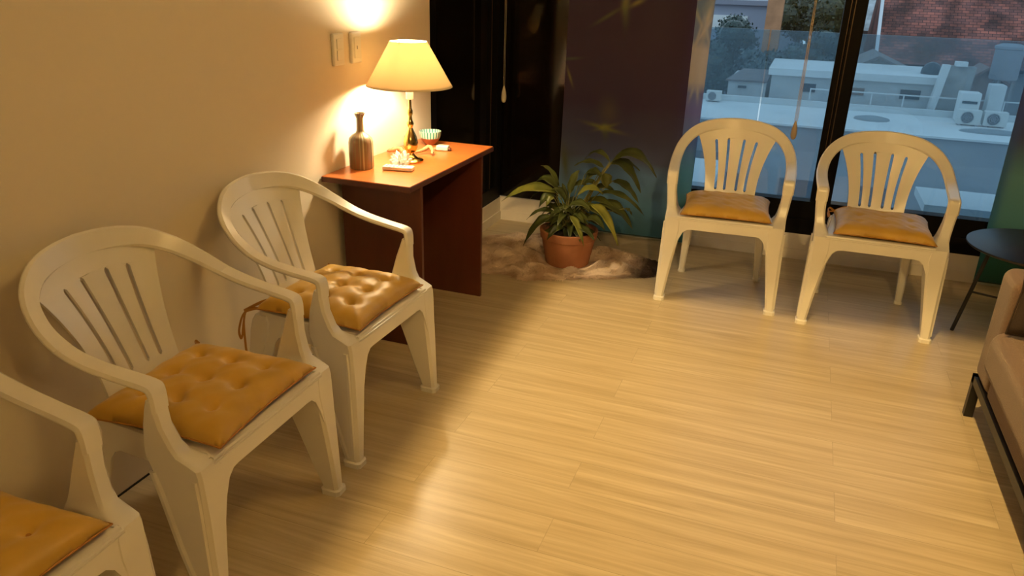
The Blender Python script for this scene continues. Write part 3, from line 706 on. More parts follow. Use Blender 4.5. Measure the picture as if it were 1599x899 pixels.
# ------------------------------------------------------------------ fur rug
def fur_mat():
    m = mat('brown_sheepskin', (.36, .25, .17), .9); T = NT(m); N, L = T.N, T.L; p = N['Principled BSDF']
    tc = N.new('ShaderNodeTexCoord'); n = N.new('ShaderNodeTexNoise'); n.inputs['Scale'].default_value = 7; L.new(tc.outputs['Object'], n.inputs['Vector'])
    r = N.new('ShaderNodeValToRGB'); r.color_ramp.elements[0].position = .36; r.color_ramp.elements[0].color = (.50, .34, .23, 1); r.color_ramp.elements[1].position = .60; r.color_ramp.elements[1].color = (.85, .68, .52, 1)
    L.new(n.outputs[0], r.inputs[0]); s = N.new('ShaderNodeSeparateXYZ'); L.new(tc.outputs['Object'], s.inputs[0])
    q = N.new('ShaderNodeMapRange'); q.inputs[1].default_value = .27; q.inputs[2].default_value = .40; L.new(s.outputs[0], q.inputs[0])
    c = T.mix(q.outputs[0], r.outputs[0], (.045, .026, .018, 1)); L.new(c, p.inputs['Base Color']); return m
M['fur'] = fur_mat()
RC = (.66, -.62)
out = [(.07, -.38), (.06, -.62), (.16, -.84), (.28, -.955), (.40, -.93), (.50, -.965), (.60, -.915), (.70, -.865), (.80, -.80), (.90, -.765), (.99, -.70), (1.08, -.66), (1.14, -.56), (1.12, -.44), (1.00, -.36), (.86, -.30), (.72, -.30), (.55, -.24), (.38, -.22), (.20, -.26)]
loop = spline([(x, y, 0) for x, y in out] + [(out[0][0], out[0][1], 0)], 6)[:-1]
rug = empty('fur_rug', (RC[0], RC[1], 0), 0, 'irregular brown and beige fur rug under the potted plant', 'rug')
vs = []; fs = []; nr = 16; nl = len(loop); rn = random.Random(2)
def rz_(x, y, t):
    h = (.024 + .010 * math.sin(x * 36 + 2 * math.sin(y * 22)) + .009 * math.sin(y * 38 + 1.5 * math.sin(x * 27))) * max(0, 1 - t ** 9) + .002
    k = min(1, max(0, (math.hypot(x - .64, y + .625) - .125) / .05)); return h * k + .008 * (1 - k)
for j in range(1, nr + 1):
    t = j / nr
    for p in loop:
        x, y = RC[0] + (p.x - RC[0]) * t, RC[1] + (p.y - RC[1]) * t; vs.append((x - RC[0], y - RC[1], rz_(x, y, t)))
vs.append((0, 0, .008)); cidx = len(vs) - 1
for j in range(nr - 1):
    for i in range(nl): a, b = j * nl + i, j * nl + (i + 1) % nl; fs.append((a, b, b + nl, a + nl))
for i in range(nl): fs.append((cidx, (i + 1) % nl, i))
mesh('hide', vs, fs, M['fur'], rug, autos=False)
tuft = MB()
for k in range(15000):
    i = rn.randrange(nl); t = rn.random() ** .5 * 1.0; p = loop[i].lerp(loop[(i + 1) % nl], rn.random())
    x, y = RC[0] + (p.x - RC[0]) * t, RC[1] + (p.y - RC[1]) * t
    if (x - .64) ** 2 + (y + .62) ** 2 < .0265: continue
    z = rz_(x, y, t) - .002; fa = math.sin(x * 9) * 1.5 + math.cos(y * 8) * 1.5 + rn.uniform(-.5, .5) - 1.2; ln = rn.uniform(.018, .034)
    if t > .93: fa = math.atan2(y - RC[1], x - RC[0]) + rn.uniform(-.5, .5)
    dx, dy = math.cos(fa), math.sin(fa); wv = .0022
    a = (x - RC[0], y - RC[1]); h = .008 if t < .93 else .002
    tuft.add([(a[0] - dy * wv, a[1] + dx * wv, z), (a[0] + dy * wv, a[1] - dx * wv, z), (a[0] + dx * ln * .55 + dy * wv, a[1] + dy * ln * .55 - dx * wv, z + h), (a[0] + dx * ln * .55 - dy * wv, a[1] + dy * ln * .55 + dx * wv, z + h), (a[0] + dx * ln, a[1] + dy * ln, max(.001, z + h * .3))], [(0, 1, 2, 3), (3, 2, 4)])
me = bpy.data.meshes.new('fur_tufts'); me.from_pydata(tuft.v, [], tuft.f); me.materials.append(M['fur']); fo = bpy.data.objects.new('fur_tufts', me); col.objects.link(fo); fo.parent = rug; fo['kind'] = 'stuff'

# ------------------------------------------------------------------ potted plant
PX, PY, PZ = .640, -.625, .0095
pp = empty('potted_plant', (PX, PY, PZ), 0, 'leafy green plant in a terracotta pot standing on the fur rug', 'plant')
MB().lathe([(.001, 0), (.112, 0), (.118, .005), (.146, .145), (.153, .150), (.158, .190), (.154, .194), (.143, .192), (.140, .160), (.134, .152), (.001, .150)], n=48).build('pot', M['terracotta'], pp)
MB().lathe([(.1405, .160), (.12, .168), (.06, .172), (.001, .170)], n=36, caps=False).build('soil', M['soil'], pp)
def unp(px, py, y):
    dr = F + Rr * ((px - 799.5) / CAM_F) - Uu * ((py - 449.5) / CAM_F); t = (y - CAM_P.y) / dr.y; return CAM_P + dr * t
K = .22242
LEAVES = []   # (start, tip) in the coordinates of a close look, distance offsets, half width, sag, material
def lf(a, b, w_, ya=0., yb=0., sag=.02, m='leaf'): LEAVES.append((unp(780 + a[0] * K, 230 + a[1] * K, PY + ya), unp(780 + b[0] * K, 230 + b[1] * K, PY + yb), w_ / 720, sag, m))
lf((400, 320), (15, 378), 27, .0, -.02, .05, 'leafy'); lf((395, 345), (275, 425), 26, .0, -.05, .04); lf((400, 330), (215, 360), 20, .02, .03, .04)
lf((420, 270), (290, 128), 11, .02, .05, .03); lf((415, 300), (245, 250), 24, .03, .05, .045); lf((380, 350), (325, 420), 14, -.05, -.08, .02, 'leafy')
lf((400, 470), (188, 508), 13, .02, .0, .04); lf((400, 500), (200, 580), 12, .0, -.03, .03); lf((380, 490), (165, 690), 22, -.03, -.08, .05)
lf((440, 555), (332, 652), 17, -.10, -.16, .02, 'leaf'); lf((495, 480), (592, 695), 15, -.11, -.17, .03, 'leafy'); lf((540, 560), (668, 655), 17, -.11, -.17, .02)
lf((640, 400), (832, 690), 22, -.03, -.10, .05, 'leafy'); lf((690, 400), (935, 575), 30, .03, .02, .05); lf((700, 320), (1015, 478), 15, .03, .03, .045)
lf((795, 235), (978, 395), 20, .02, .02, .03); lf((790, 105), (992, 322), 26, .02, .0, .05); lf((775, 112), (1103, 212), 30, .02, .02, .085); lf((775, 98), (598, 82), 13, .02, .05, .045)
lf((770, 120), (985, 165), 18, .02, .06, .03)
lf((735, 145), (525, 130), 14, .02, .02, .03); lf((740, 180), (752, 285), 26, -.02, -.03, .0); lf((700, 175), (590, 250), 18, .0, -.03, .02); lf((600, 190), (730, 228), 20, -.02, -.03, .03)
lf((490, 330), (560, 160), 22, .02, .03, .02); lf((540, 345), (728, 330), 20, -.05, -.06, .04, 'leafy'); lf((480, 420), (640, 440), 22, -.06, -.09, .03); lf((560, 420), (760, 520), 24, -.03, -.06, .03)
lf((520, 470), (400, 440), 18, -.05, -.09, .02); lf((470, 400), (440, 250), 14, .02, .04, .01); lf((470, 380), (360, 300), 20, .0, .0, .03); lf((600, 380), (840, 470), 18, .02, .02, .04)
lf((640, 440), (900, 520), 18, .03, .05, .04); lf((480, 500), (350, 560), 18, -.04, -.09, .03); lf((600, 500), (740, 580), 22, -.05, -.09, .03); lf((880, 430), (932, 478), 8, .03, .03, .01)
lf((500, 300), (620, 280), 18, .02, .0, .03); lf((560, 260), (700, 270), 16, .02, .04, .02); lf((640, 300), (830, 330), 15, .03, .06, .03); lf((440, 440), (300, 470), 15, .03, .06, .03)
def leaf_mesh(mb, a, b, hw_, sag):
    n = 10; d_ = b - a; L_ = d_.length; side = d_.cross(Vector((0, 0, 1)))
    camd = (CAM_P - (a + b) / 2).normalized()
    side = (side.normalized() + d_.cross(Vector((.3, -.75, .6))).normalized() * 1.1).normalized(); rows = []
    for i in range(n + 1):
        t = i / n; p = a + d_ * t + Vector((0, 0, sag * 4 * t * (1 - t)))
        w_ = hw_ * (math.sin(PI * min(1, t ** .75)) ** .8) * (1 - .25 * t) + .0008
        nr_ = side.cross(d_).normalized(); rip = .003 * math.sin(t * 16 + a.x * 90)
        rows.append([p - side * w_ + nr_ * (w_ * .28 + rip), p - side * w_ * .5 + nr_ * w_ * .10, p, p + side * w_ * .5 + nr_ * w_ * .10, p + side * w_ + nr_ * (w_ * .28 - rip)])
    mb.loft(rows, caps=False, closed=False)
fol = {'leaf': MB(), 'leafy': MB()}; org = Vector((PX, PY, PZ))
for a, b, w_, sg, m_ in LEAVES: leaf_mesh(fol[m_], a - org, b - org, w_, sg)
rn = random.Random(11)
for k in range(52):
    an = rn.uniform(0, 2 * PI); r0 = rn.uniform(.0, .05); h0 = rn.uniform(.17, .30); ln = rn.uniform(.07, .15)
    a = Vector((r0 * math.cos(an), r0 * math.sin(an), h0)); b = a + Vector((math.cos(an) * ln, math.sin(an) * ln, rn.uniform(-.06, .05)))
    leaf_mesh(fol['leaf'], a, b, rn.uniform(.016, .026), rn.uniform(.01, .035))
for m_, nm in (('leaf', 'foliage'), ('leafy', 'foliage')):
    o = fol[m_].build(nm, M[m_], pp, autos=False); s_o = o.modifiers.new('thickness', 'SOLIDIFY'); s_o.thickness = .0008
    if m_ == 'leafy': o['label'] = 'yellow green leaves'
st = MB()
seen = set()
for a, b, w_, sg, m_ in LEAVES:
    a = a - org; root_ = Vector((rn.uniform(-.03, .03), rn.uniform(-.03, .03), .155)); mid = root_.lerp(a, .55) + Vector((0, 0, .03))
    st.tube(spline([root_, mid, a], 5), .0022, 6)
node = unp(780 + 780 * K, 230 + 108 * K, PY + .02) - org
st.tube(spline([(.0, .0, .155), (.05, .01, .30), node], 6), .0035, 8)
st.build('stem', M['stem'], pp)

# ------------------------------------------------------------------ round side table
TX, TY, TR, TZ = 2.765, -.80, .29, .452
tb = empty('side_table', (TX, TY, 0), 0, 'black round metal side table with rod legs between window and sofa', 'table')
MB().lathe([(.001, TZ - .012), (TR - .004, TZ - .012), (TR, TZ - .009), (TR, TZ - .002), (TR - .004, TZ), (.001, TZ)], n=72).build('table_top', M['blackmetal'], tb)
ft = [(-.243, .067), (.255, .085), (-.06, -.262), (.12, .28)]
ft = [(2.522 - TX, -.733 + .80), (.245, .067), (.0, -.262)]
ft = [(-.243, .067), (.045, .245), (.228, -.10), (-.03, -.25)]
for x, y in ft: MB().tube([(x * .72, y * .72, TZ - .012), (x, y, 0)], .0085, 10).build('leg', M['blackmetal'], tb)
for i, j in ((0, 2), (1, 3)):
    p, q = ft[i], ft[j]; f = lambda t, z: (t[0] * (1 - .28 * z / TZ), t[1] * (1 - .28 * z / TZ), z)
    MB().tube([f(p, .20), f(q, .20 + (.02 if i else 0))], .005, 8).build('cross_brace', M['blackmetal'], tb)

# ------------------------------------------------------------------ sofa
SX, SY0, SY1 = 2.445, -3.50, -1.545
sf = empty('sofa', (SX + .42, (SY0 + SY1) / 2, 0), 0, 'tan fabric sofa on a black metal frame facing the wall chairs', 'sofa')
def sb(name, x0, x1, y0, y1, z0, z1, m, bev, seg=4, sub=0):
    cx, cy = sf.location.x, sf.location.y; o = MB().box(x0 - cx, x1 - cx, y0 - cy, y1 - cy, z0, z1).build(name, m, sf); bevel(o, bev, seg); return o
for y0, y1 in ((SY1 - .19, SY1), (SY0, SY0 + .19)):
    sb('armrest', SX, SX + .86, y0, y1, .165, .585, M['sofa'], .035, 5)
sb('seat_base', SX + .008, SX + .84, SY0 + .185, SY1 - .185, .165, .27, M['sofa'], .015)
ym = (SY0 + SY1) / 2
sb('seat_cushion', SX - .035, SX + .66, ym + .003, SY1 - .192, .262, .425, M['sofa'], .045, 5)
sb('seat_cushion', SX - .035, SX + .66, SY0 + .192, ym - .003, .262, .425, M['sofa'], .045, 5)
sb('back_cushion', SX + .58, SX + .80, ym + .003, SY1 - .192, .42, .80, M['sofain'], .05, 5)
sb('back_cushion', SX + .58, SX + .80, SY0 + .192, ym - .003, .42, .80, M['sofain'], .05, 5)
sb('backrest', SX + .74, SX + .88, SY0, SY1, .165, .78, M['sofa'], .03, 4)
fr = MB(); cx, cy = sf.location.x, sf.location.y
fr.box(SX + .0 - cx, SX + .03 - cx, SY0 - cy, SY1 - cy, .135, .165).box(SX + .82 - cx, SX + .85 - cx, SY0 - cy, SY1 - cy, .135, .165)
fr.box(SX - cx, SX + .85 - cx, SY1 - .03 - cy, SY1 - cy, .135, .165).box(SX - cx, SX + .85 - cx, SY0 - cy, SY0 + .03 - cy, .135, .165)
o = fr.build('base_frame', M['blackmetal'], sf, False)
for x in (SX, SX + .82):
    for y in (SY0, SY1 - .03): bx('leg', x - cx, x + .03 - cx, y - cy, y + .03 - cy, 0, .136, M['blackmetal'], sf, .001)

dc = empty('added_dark_cushion', (SX + .200, SY1 - .262, .43), 0, 'dark brown cushion added to darken the inner side of the tan sofa arm', 'cushion')  # cushion added to give the dark area inside the sofa arm
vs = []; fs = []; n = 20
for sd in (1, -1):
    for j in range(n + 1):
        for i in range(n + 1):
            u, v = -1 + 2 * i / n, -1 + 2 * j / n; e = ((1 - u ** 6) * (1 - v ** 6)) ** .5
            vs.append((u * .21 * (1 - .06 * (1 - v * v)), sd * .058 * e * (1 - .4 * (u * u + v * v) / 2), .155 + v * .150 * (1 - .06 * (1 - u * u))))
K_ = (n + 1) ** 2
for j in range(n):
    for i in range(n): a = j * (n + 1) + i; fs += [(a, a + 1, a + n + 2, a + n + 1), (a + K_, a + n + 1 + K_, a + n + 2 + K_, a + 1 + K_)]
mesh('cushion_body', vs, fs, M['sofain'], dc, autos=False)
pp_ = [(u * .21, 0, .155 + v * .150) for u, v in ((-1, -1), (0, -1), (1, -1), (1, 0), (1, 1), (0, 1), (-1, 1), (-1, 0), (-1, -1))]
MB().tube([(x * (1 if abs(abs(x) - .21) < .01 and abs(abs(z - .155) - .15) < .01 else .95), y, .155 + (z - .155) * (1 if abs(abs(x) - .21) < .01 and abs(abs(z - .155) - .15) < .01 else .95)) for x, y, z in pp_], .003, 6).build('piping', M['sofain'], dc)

# ================================================================== outside
# balcony
struct(bx('floor_balcony', -.5, 5.2, .15, 1.34, -.2, -.02, mat('wet_grey_tile', (.10, .11, .13), .35, noise=.2, nscale=3)))
bal = empty('glass_balustrade', (2.3, 1.3, -.02), 0, 'clear blue tinted glass balustrade at the balcony edge', 'balustrade')
for k in range(3): MB().box(-2.6 + k * 1.75, -2.6 + k * 1.75 + 1.74, -.006, .006, .0, 1.19).build('glass_panel', M['balglass'], bal, False)
def out_m(n, c, r=.8, **k): return mat(n, c, r, **k)
OW = out_m('weathered_white_render', (.66, .67, .66), noise=.12, nscale=.7)
OG = out_m('grey_render', (.34, .34, .35), noise=.2, nscale=.5)
OR = out_m('flat_roof_membrane', (.80, .80, .78), noise=.10, nscale=.5)
OD = out_m('dark_glazing', (.03, .05, .07), .2)
OS = out_m('asphalt', (.09, .10, .12), noise=.25, nscale=.3)
struct(bx('ground', -60, 80, 1.6, 120, -7.2, -7, OS))
def building(name, lab, cat='building'): return empty(name, (0, 0, -7), 0, lab, cat)
def bp(name, x0, x1, y0, y1, z0, z1, m, parent, bev=0): return bx(name, x0, x1, y0, y1, z0 + 7, z1 + 7, m, parent, bev)
# ledge just outside the balustrade and low wall below
lg = empty('roof_ledge', (0, 0, -7), 0, 'pale flat capped ledge just beyond the balcony behind the round table side', 'ledge')
bp('cap', 2.64, 4.6, 1.46, 2.02, -.01, .05, OR, lg); bp('body', 2.70, 4.5, 1.52, 1.98, -7, -.01, OG, lg)
lg2 = empty('roof_ledge', (0, 0, -7), 0, 'pale ledge seen through the armchair arm nearest the curtain', 'ledge')
bp('cap', .55, 1.16, 1.60, 2.5, -.06, .0, OR, lg2); bp('body', .6, 1.12, 1.65, 2.45, -7, -.06, OG, lg2)
b5 = building('low_shed', 'grey brown block between the balcony and the white roof')
bp('walls', .83, 1.06, 3.0, 4.2, -7, -.10, out_m('brown_grey_render', (.26, .23, .23), noise=.2, nscale=2), b5); bp('roof', .78, 1.12, 2.95, 4.25, -.10, -.02, out_m('dark_coping', (.10, .08, .09)), b5)
# nearer flat building in shade : street front
b4 = building('flat_roof_building', 'wide low building with white membrane roof across the street')
bp('walls', -12, 22, 20.9, 25.6, -7, -2.56, OG, b4)
bp('roof', -12, 22, 20.8, 25.7, -2.56, -2.50, OR, b4)
bp('parapet', -12, 22, 25.0, 25.2, -2.5, -2.30, OW, b4)
for k in range(14): bp('window', -9 + k * 2.1, -9 + k * 2.1 + 1.0, 20.86, 20.92, -5.6, -4.2, OD, b4)
rp = mat('roof_patch_felt', (.30, .32, .33), .9)
for (x, y, a, b) in ((4.0, 23.2, .55, .5), (7.3, 22.3, .9, .35)):
    m_ = MB().lathe([(1.0, 0), (.95, .05), (.5, .10), (.02, .12)], n=18); o = m_.build('debris_heap', rp); o.scale = (a, b, 1); o.location = (x, y, -2.5); tag(o, 'grey %s debris heap lying on the white flat roof' % ('small' if a < .6 else 'long'), 'debris')
# railing behind the roof
rl = empty('roof_railing', (0, 25.1, -2.3), 0, 'thin pale railing on the parapet behind the white roof', 'railing')
rlm = MB(); rlm.box(2, 9, -.02, .02, .40, .44)
for k in range(8): rlm.box(2 + k, 2.04 + k, -.02, .02, 0, .4)
rlm.build('rails', OW, rl, False)
def ac(x, y, z, lab, s=1.0):
    a = empty('air_conditioner', (x, y, z), 0, lab, 'air conditioner', 'air conditioners on the roofs')
    o = bx('housing', -.42 * s, .42 * s, -.16, .16, .04, .62 * s, out_m('ac_casing', (.70, .69, .65)), a, .015)
    for x_ in (-.30, .30): MB().box((x_ - .05) * s, (x_ + .05) * s, -.14, .14, 0, .05).build('foot', OG, a, False)
    g = MB(); c = (-.08 * s, -.17, .33 * s)
    for rr_ in (.08, .15, .22):
        g.tube([(c[0] + rr_ * s * math.cos(q * PI / 12), c[1], c[2] + rr_ * s * math.sin(q * PI / 12)) for q in range(25)], .012, 5)
    for q in range(6): g.tube([c, (c[0] + .23 * s * math.cos(q * PI / 3), c[1], c[2] + .23 * s * math.sin(q * PI / 3))], .008, 5)
    g.build('fan_grille', OG, a)
    MB().tube([(c[0], -.155, c[2]), (c[0], -.165, c[2])], .235 * s, 24).build('fan_opening', out_m('ac_dark', (.10, .10, .11)), a)
ac(6.82, 23.6, -2.5, 'first of two side by side air conditioner units on the white roof', .78)
ac(7.55, 23.6, -2.5, 'second air conditioner unit of the pair, nearer the purple curtain', .78)
ac(-1.22, 24.6, -2.5, 'lone small air conditioner unit near the dark curtain', .62)
bx_ = empty('rooftop_duct', (6.88, 24.6, -2.5), 0, 'white boxy duct with a dark slot behind the air conditioner pair', 'duct')
bx('duct_box', -.30, .30, -.3, .3, 0, .92, OR, bx_, .03); bx('slot', -.22, .22, -.32, -.29, .58, .66, OD, bx_)
bx_ = empty('rooftop_duct', (7.62, 24.7, -2.5), 0, 'tall narrow white duct behind the second air conditioner', 'duct')
bx('duct_box', -.22, .22, -.3, .3, 0, 1.20, OW, bx_, .03)
tk = empty('water_tank', (8.22, 27.2, -2.56), 0, 'large grey cylindrical water tank beyond the roof ducts', 'tank')
MB().lathe([(.02, 1.2), (.42, 1.2), (.44, 1.25), (.44, 2.2), (.48, 2.22), (.48, 2.30), (.3, 2.38), (.02, 2.4)], n=32).build('drum', out_m('grey_tank', (.30, .31, .34)), tk)
for k in range(3): a = k * 2.1; MB().box(-.04, .04, -.04, .04, -4.44, 1.22, at=(.33 * math.cos(a), .33 * math.sin(a), 0)).build('leg', OG, tk, False)
# white house with parapet roof behind
b1 = building('white_house', 'long white house with dark square windows and a flat coping')
bp('walls', .58, 6.3, 27, 31, -7, -1.66, OW, b1); bp('coping', .45, 6.45, 26.8, 31.2, -1.66, -1.41, OR, b1)
for (x0, x1, z0, z1) in ((1.75, 2.2, -2.21, -1.91), (5.08, 5.74, -2.22, -1.90)): bp('window', x0, x1, 26.95, 27.02, z0, z1, OD, b1)
bp('window', 3.40, 3.88, 26.95, 27.02, -2.2, -1.95, out_m('brown_shutter', (.26, .18, .15)), b1)
b1b = building('low_house', 'low white annex with dark sloping roof near the dark curtain')
bp('walls', -1.0, .42, 27.2, 31, -7, -1.98, OW, b1b); bp('vent', -.62, -.30, 27.15, 27.22, -2.26, -2.17, OD, b1b)
mesh('roof', [(-1.1, 27.1, 5.04), (.44, 27.1, 5.06), (.44, 31, 5.12), (-.75, 31, 5.12), (-1.1, 27.1, 4.98), (.44, 27.1, 4.98), (.44, 31, 4.98), (-.75, 31, 4.98)], [(0, 1, 2, 3), (4, 5, 1, 0), (5, 6, 2, 1), (6, 7, 3, 2), (7, 4, 0, 3), (4, 7, 6, 5)], out_m('old_slate', (.20, .17, .17), noise=.3, nscale=2), b1b, smooth=False)
def gable(name, lab, x0, x1, y0, y1, zb, zr, wallm, roofm, ov=.3, xm=None):
    b = building(name, lab); xm = (x0 + x1) / 2 if xm is None else xm
    mesh('walls', [(x0, y0, 0), (x1, y0, 0), (x1, y1, 0), (x0, y1, 0), (x0, y0, zb + 7), (x1, y0, zb + 7), (x1, y1, zb + 7), (x0, y1, zb + 7), (xm, y0, zr + 7), (xm, y1, zr + 7)],
         [(0, 1, 5, 8, 4), (2, 3, 7, 9, 6), (1, 2, 6, 5), (3, 0, 4, 7), (0, 3, 2, 1), (4, 8, 9, 7), (5, 6, 9, 8)], wallm, b, smooth=False)
    r = MB()
    for (xa, sg) in ((x0, -1), (x1, 1)):
        dz = (zr - zb) / abs(xm - xa) * ov; A = (xa + sg * ov, zb - dz + 7); Bq = (xm, zr + 7)
        r.loft([[(A[0], y, A[1]), (Bq[0], y, Bq[1]), (Bq[0], y, Bq[1] + .12), (A[0], y, A[1] + .12)] for y in (y0 - ov, y1 + ov)])
    r.build('roof', roofm, b, False); return b
gable('gabled_house', 'pale house with a low gable showing below the brick tiled roof', 3.55, 5.95, 33.2, 37, -1.90, -1.33, OW, out_m('grey_tiles', (.24, .22, .22), noise=.2, nscale=2), .3, 4.62)
def tile_mat():
    m = bpy.data.materials.new('old_brick_tiles'); m.use_nodes = True; N, L = m.node_tree.nodes, m.node_tree.links; p = N['Principled BSDF']
    tc = N.new('ShaderNodeTexCoord'); b = N.new('ShaderNodeTexBrick'); b.inputs['Scale'].default_value = 1; b.inputs['Brick Width'].default_value = .34; b.inputs['Row Height'].default_value = .17; b.inputs['Mortar Size'].default_value = .018; b.inputs['Mortar Smooth'].default_value = .6
    b.inputs['Color1'].default_value = (.50, .155, .11, 1); b.inputs['Color2'].default_value = (.20, .085, .075, 1); b.inputs['Mortar'].default_value = (.05, .03, .035, 1)
    n = N.new('ShaderNodeTexNoise'); n.inputs['Scale'].default_value = .9; n.inputs['Detail'].default_value = 5
    mp = N.new('ShaderNodeMapping'); L.new(tc.outputs['UV'], mp.inputs[0]); L.new(mp.outputs[0], b.inputs['Vector']); L.new(tc.outputs['Object'], n.inputs['Vector'])
    r = N.new('ShaderNodeValToRGB'); r.color_ramp.elements[0].position = .40; r.color_ramp.elements[0].color = (.32, .34, .36, 1); r.color_ramp.elements[1].position = .62; r.color_ramp.elements[1].color = (1, 1, 1, 1)
    L.new(n.outputs[0], r.inputs[0]); mx = N.new('ShaderNodeMix'); mx.data_type = 'RGBA'; mx.blend_type = 'MULTIPLY'; mx.inputs[0].default_value = 1
    L.new(b.outputs[0], mx.inputs[6]); L.new(r.outputs[0], mx.inputs[7]); L.new(mx.outputs[2], p.inputs['Base Color']); p.inputs['Roughness'].default_value = .8; return m
M['tiles'] = tile_mat()
b2 = building('tiled_roof_house', 'large old house with steep worn red brick tiled roof')
bp('walls', 5.2, 17.5, 38.4, 47.5, -7, -1.9, OG, b2)
rm = MB(); xa, xb_ = 4.85, 18
rm.add([(xa, 38, 5.12), (xb_, 38, 5.12), (xb_, 43, 9.9), (xa, 43, 9.9), (xa, 48, 5.12), (xb_, 48, 5.12), (xa, 38, 4.97), (xb_, 38, 4.97), (xa, 48, 4.97), (xb_, 48, 4.97)],
       [(0, 1, 2, 3), (3, 2, 5, 4), (6, 7, 1, 0), (4, 5, 9, 8), (6, 0, 3, 4, 8), (1, 7, 9, 5, 2), (6, 8, 9, 7)])
ro = rm.build('roof', M['tiles'], b2, False); uv = ro.data.uv_layers.new(name='roof_map')
for pl in ro.data.polygons:
    for li in pl.loop_indices:
        co = ro.data.vertices[ro.data.loops[li].vertex_index].co; uv.data[li].uv = (co.x, (co.y - 38) / .755)
pt = out_m('white_verge', (.66, .68, .70))
MB().loft([[(xa - .05, y, z), (xa + .10, y, z), (xa + .10, y, z + .25), (xa - .05, y, z + .25)] for y, z in ((37.9, 5.0), (43, 9.86))]).build('verge_board', pt, b2, False)
ch_ = empty('chimney', (13.6, 36.4, -7), 0, 'grey brown rendered chimney stack before the tiled roof', 'chimney')
bx('stack', -.45, .45, -.4, .4, 0, 9.0, OG, ch_); bx('cap', -.52, .52, -.46, .46, 9.0, 9.2, OG, ch_)
gable('shed_house', 'small brown gabled outhouse between tall white duct and slanted roof screen', 7.9, 9.1, 31.4, 33, -1.83, -1.40, out_m('brown_wall', (.30, .22, .20)), out_m('brown_tiles', (.26, .17, .15)), .25)
# slanted screen / stained wall on the roof edge
sc_ = building('party_wall', 'tall stained grey party wall with white edge beside the white house')
mesh('wall', [(x, y, z + 7) for y in (26.2, 26.5) for (x, z) in ((6.18, -2.5), (7.10, -2.5), (7.18, -.93), (6.38, -.93))], [(0, 1, 2, 3), (7, 6, 5, 4), (0, 4, 5, 1), (1, 5, 6, 2), (2, 6, 7, 3), (3, 7, 4, 0)], out_m('stained_concrete', (.33, .32, .31), noise=.35, nscale=1.5), sc_, smooth=False)
mesh('white_edge', [(x, y, z + 7) for y in (26.1, 26.5) for (x, z) in ((5.95, -2.5), (6.18, -2.5), (6.38, -.91), (6.15, -.91))], [(0, 1, 2, 3), (7, 6, 5, 4), (0, 4, 5, 1), (1, 5, 6, 2), (2, 6, 7, 3), (3, 7, 4, 0)], OR, sc_, smooth=False)
bp('cap', 6.52, 6.88, 26.1, 26.5, -.93, -.78, OR, sc_)
dm = empty('roof_dome', (6.1, 28.2, -1.41), 0, 'dark domed skylight on the white house beside the party wall', 'skylight')
MB().lathe([(.36, 0), (.34, .18), (.24, .34), (.10, .42), (.005, .43)], n=24).build('dome', OD, dm)
b6 = building('blue_grey_house', 'blue grey house with a pale snowy looking gable behind the trees')
bp('walls', -6.5, 1.2, 52, 58, -7, .2, out_m('bluegrey_render', (.36, .38, .46)), b6); bp('roof', -6.8, 1.4, 51.7, 58.3, .2, .5, out_m('bluegrey_roof', (.30, .30, .36)), b6)
bp('pale_front', -4.7, -2.4, 51.9, 52.0, -1.4, -.48, OR, b6)
b7 = building('brick_chimney_house', 'narrow orange brick tower among the dark trees')
bp('walls', -.60, .20, 39.6, 40.6, -7, 1.5, out_m('orange_brick', (.55, .25, .12), noise=.2, nscale=2), b7); bp('roof', -.7, .3, 39.5, 40.7, 1.5, 1.7, OG, b7)
b8 = building('slate_roof_house', 'house with pale grey lichened roof beside the white roof verge')
bp('walls', 3.2, 5.2, 48.6, 52, -7, -.9, OG, b8)
mesh('roof', [(3.0, 48.2, 6.1), (5.5, 48.2, 6.1), (5.5, 52.0, 10.4), (3.0, 52.0, 10.4), (3.0, 52.2, 6.1), (5.5, 52.2, 6.1)], [(0, 1, 2, 3), (0, 3, 4), (1, 5, 2), (4, 3, 2, 5), (0, 4, 5, 1)], out_m('lichen_slate', (.50, .54, .56), noise=.6, nscale=1.2), b8, smooth=False)
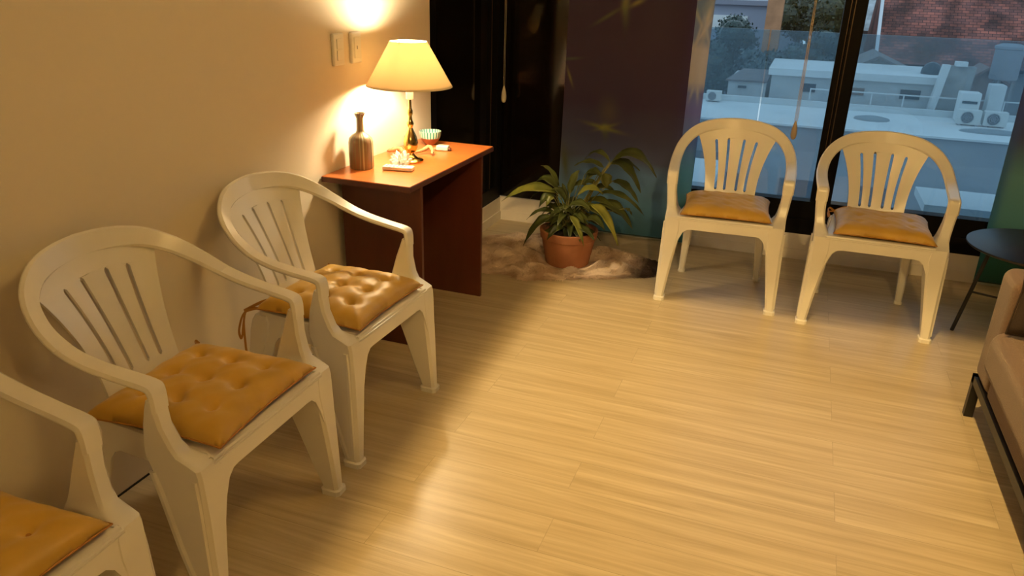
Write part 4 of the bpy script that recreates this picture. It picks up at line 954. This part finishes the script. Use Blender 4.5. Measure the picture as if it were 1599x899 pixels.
# trees
TM = [leaf_mat('dark_teal_foliage', (.010, .030, .030), (.04, .085, .07)), leaf_mat('olive_foliage', (.03, .035, .012), (.09, .085, .03)), leaf_mat('blue_green_foliage', (.02, .05, .06), (.07, .13, .13))]
BK = out_m('bark', (.07, .05, .04))
def tree(x, y, z0, h, rr_, seed, mi, lab):
    rn = random.Random(seed); t = empty('tree', (x, y, z0), 0, lab, 'tree'); mb = MB()
    blobs = []
    for k in range(9):
        a = rn.uniform(0, 2 * PI); q = rn.uniform(0, .62) * rr_; blobs.append((q * math.cos(a), q * math.sin(a), h - rr_ * rn.uniform(.4, 1.35), rr_ * rn.uniform(.42, .62)))
    for k in range(2600):
        bx0, by0, bz0, br0 = blobs[k % 9]; v = Vector((rn.gauss(0, 1), rn.gauss(0, 1), rn.gauss(0, 1))).normalized() * br0 * rn.uniform(.72, 1.06)
        p = Vector((bx0, by0, bz0)) + v; s = rn.uniform(.05, .13); a = Vector((rn.gauss(0, 1), rn.gauss(0, 1), rn.gauss(0, 1))).normalized() * s; b = a.orthogonal().normalized() * s * .7
        mb.add([p - a, p + b, p + a, p - b], [(0, 1, 2, 3)])
    for bx0, by0, bz0, br0 in blobs:
        rings = [[(bx0 + br0 * .82 * math.sin(th) * math.cos(q * PI / 5), by0 + br0 * .82 * math.sin(th) * math.sin(q * PI / 5), bz0 + br0 * .82 * math.cos(th)) for q in range(10)] for th in [PI * i / 7 + .01 for i in range(8)]]
        mb.loft(rings)
    me = bpy.data.meshes.new('foliage'); me.from_pydata([tuple(v) for v in mb.v], [], mb.f); me.materials.append(TM[mi]); o = bpy.data.objects.new('foliage', me); col.objects.link(o); o.parent = t
    MB().tube([(0, 0, 0), (.05, 0, (h - rr_) * .6), (0, 0, h - rr_ * .7)], [.22, .16, .10], 8).build('trunk', BK, t)
tree(-2.6, 35.0, -7, 5.9, 1.45, 1, 0, 'dark tree directly behind the low annex near the curtain')
tree(.35, 34.2, -7, 6.1, 1.40, 2, 2, 'blue green bushy tree rising behind the white house end')
tree(2.5, 39.6, -7, 6.3, 1.65, 3, 0, 'dark tree rising behind the white house next to the window post')
tree(-1.0, 37.2, -7, 5.6, 1.20, 4, 2, 'pale teal tree beyond the lone air conditioner')
tree(-2.4, 44.5, -7, 6.6, 1.9, 5, 0, 'shadowy tree between blue grey house and orange tower')
tree(1.0, 47.5, -7, 8.6, 2.0, 7, 1, 'tall olive tree farthest back behind the orange tower')
tree(2.3, 43.4, -7, 8.9, 1.9, 6, 1, 'olive brown tree beside the orange tower near the post')
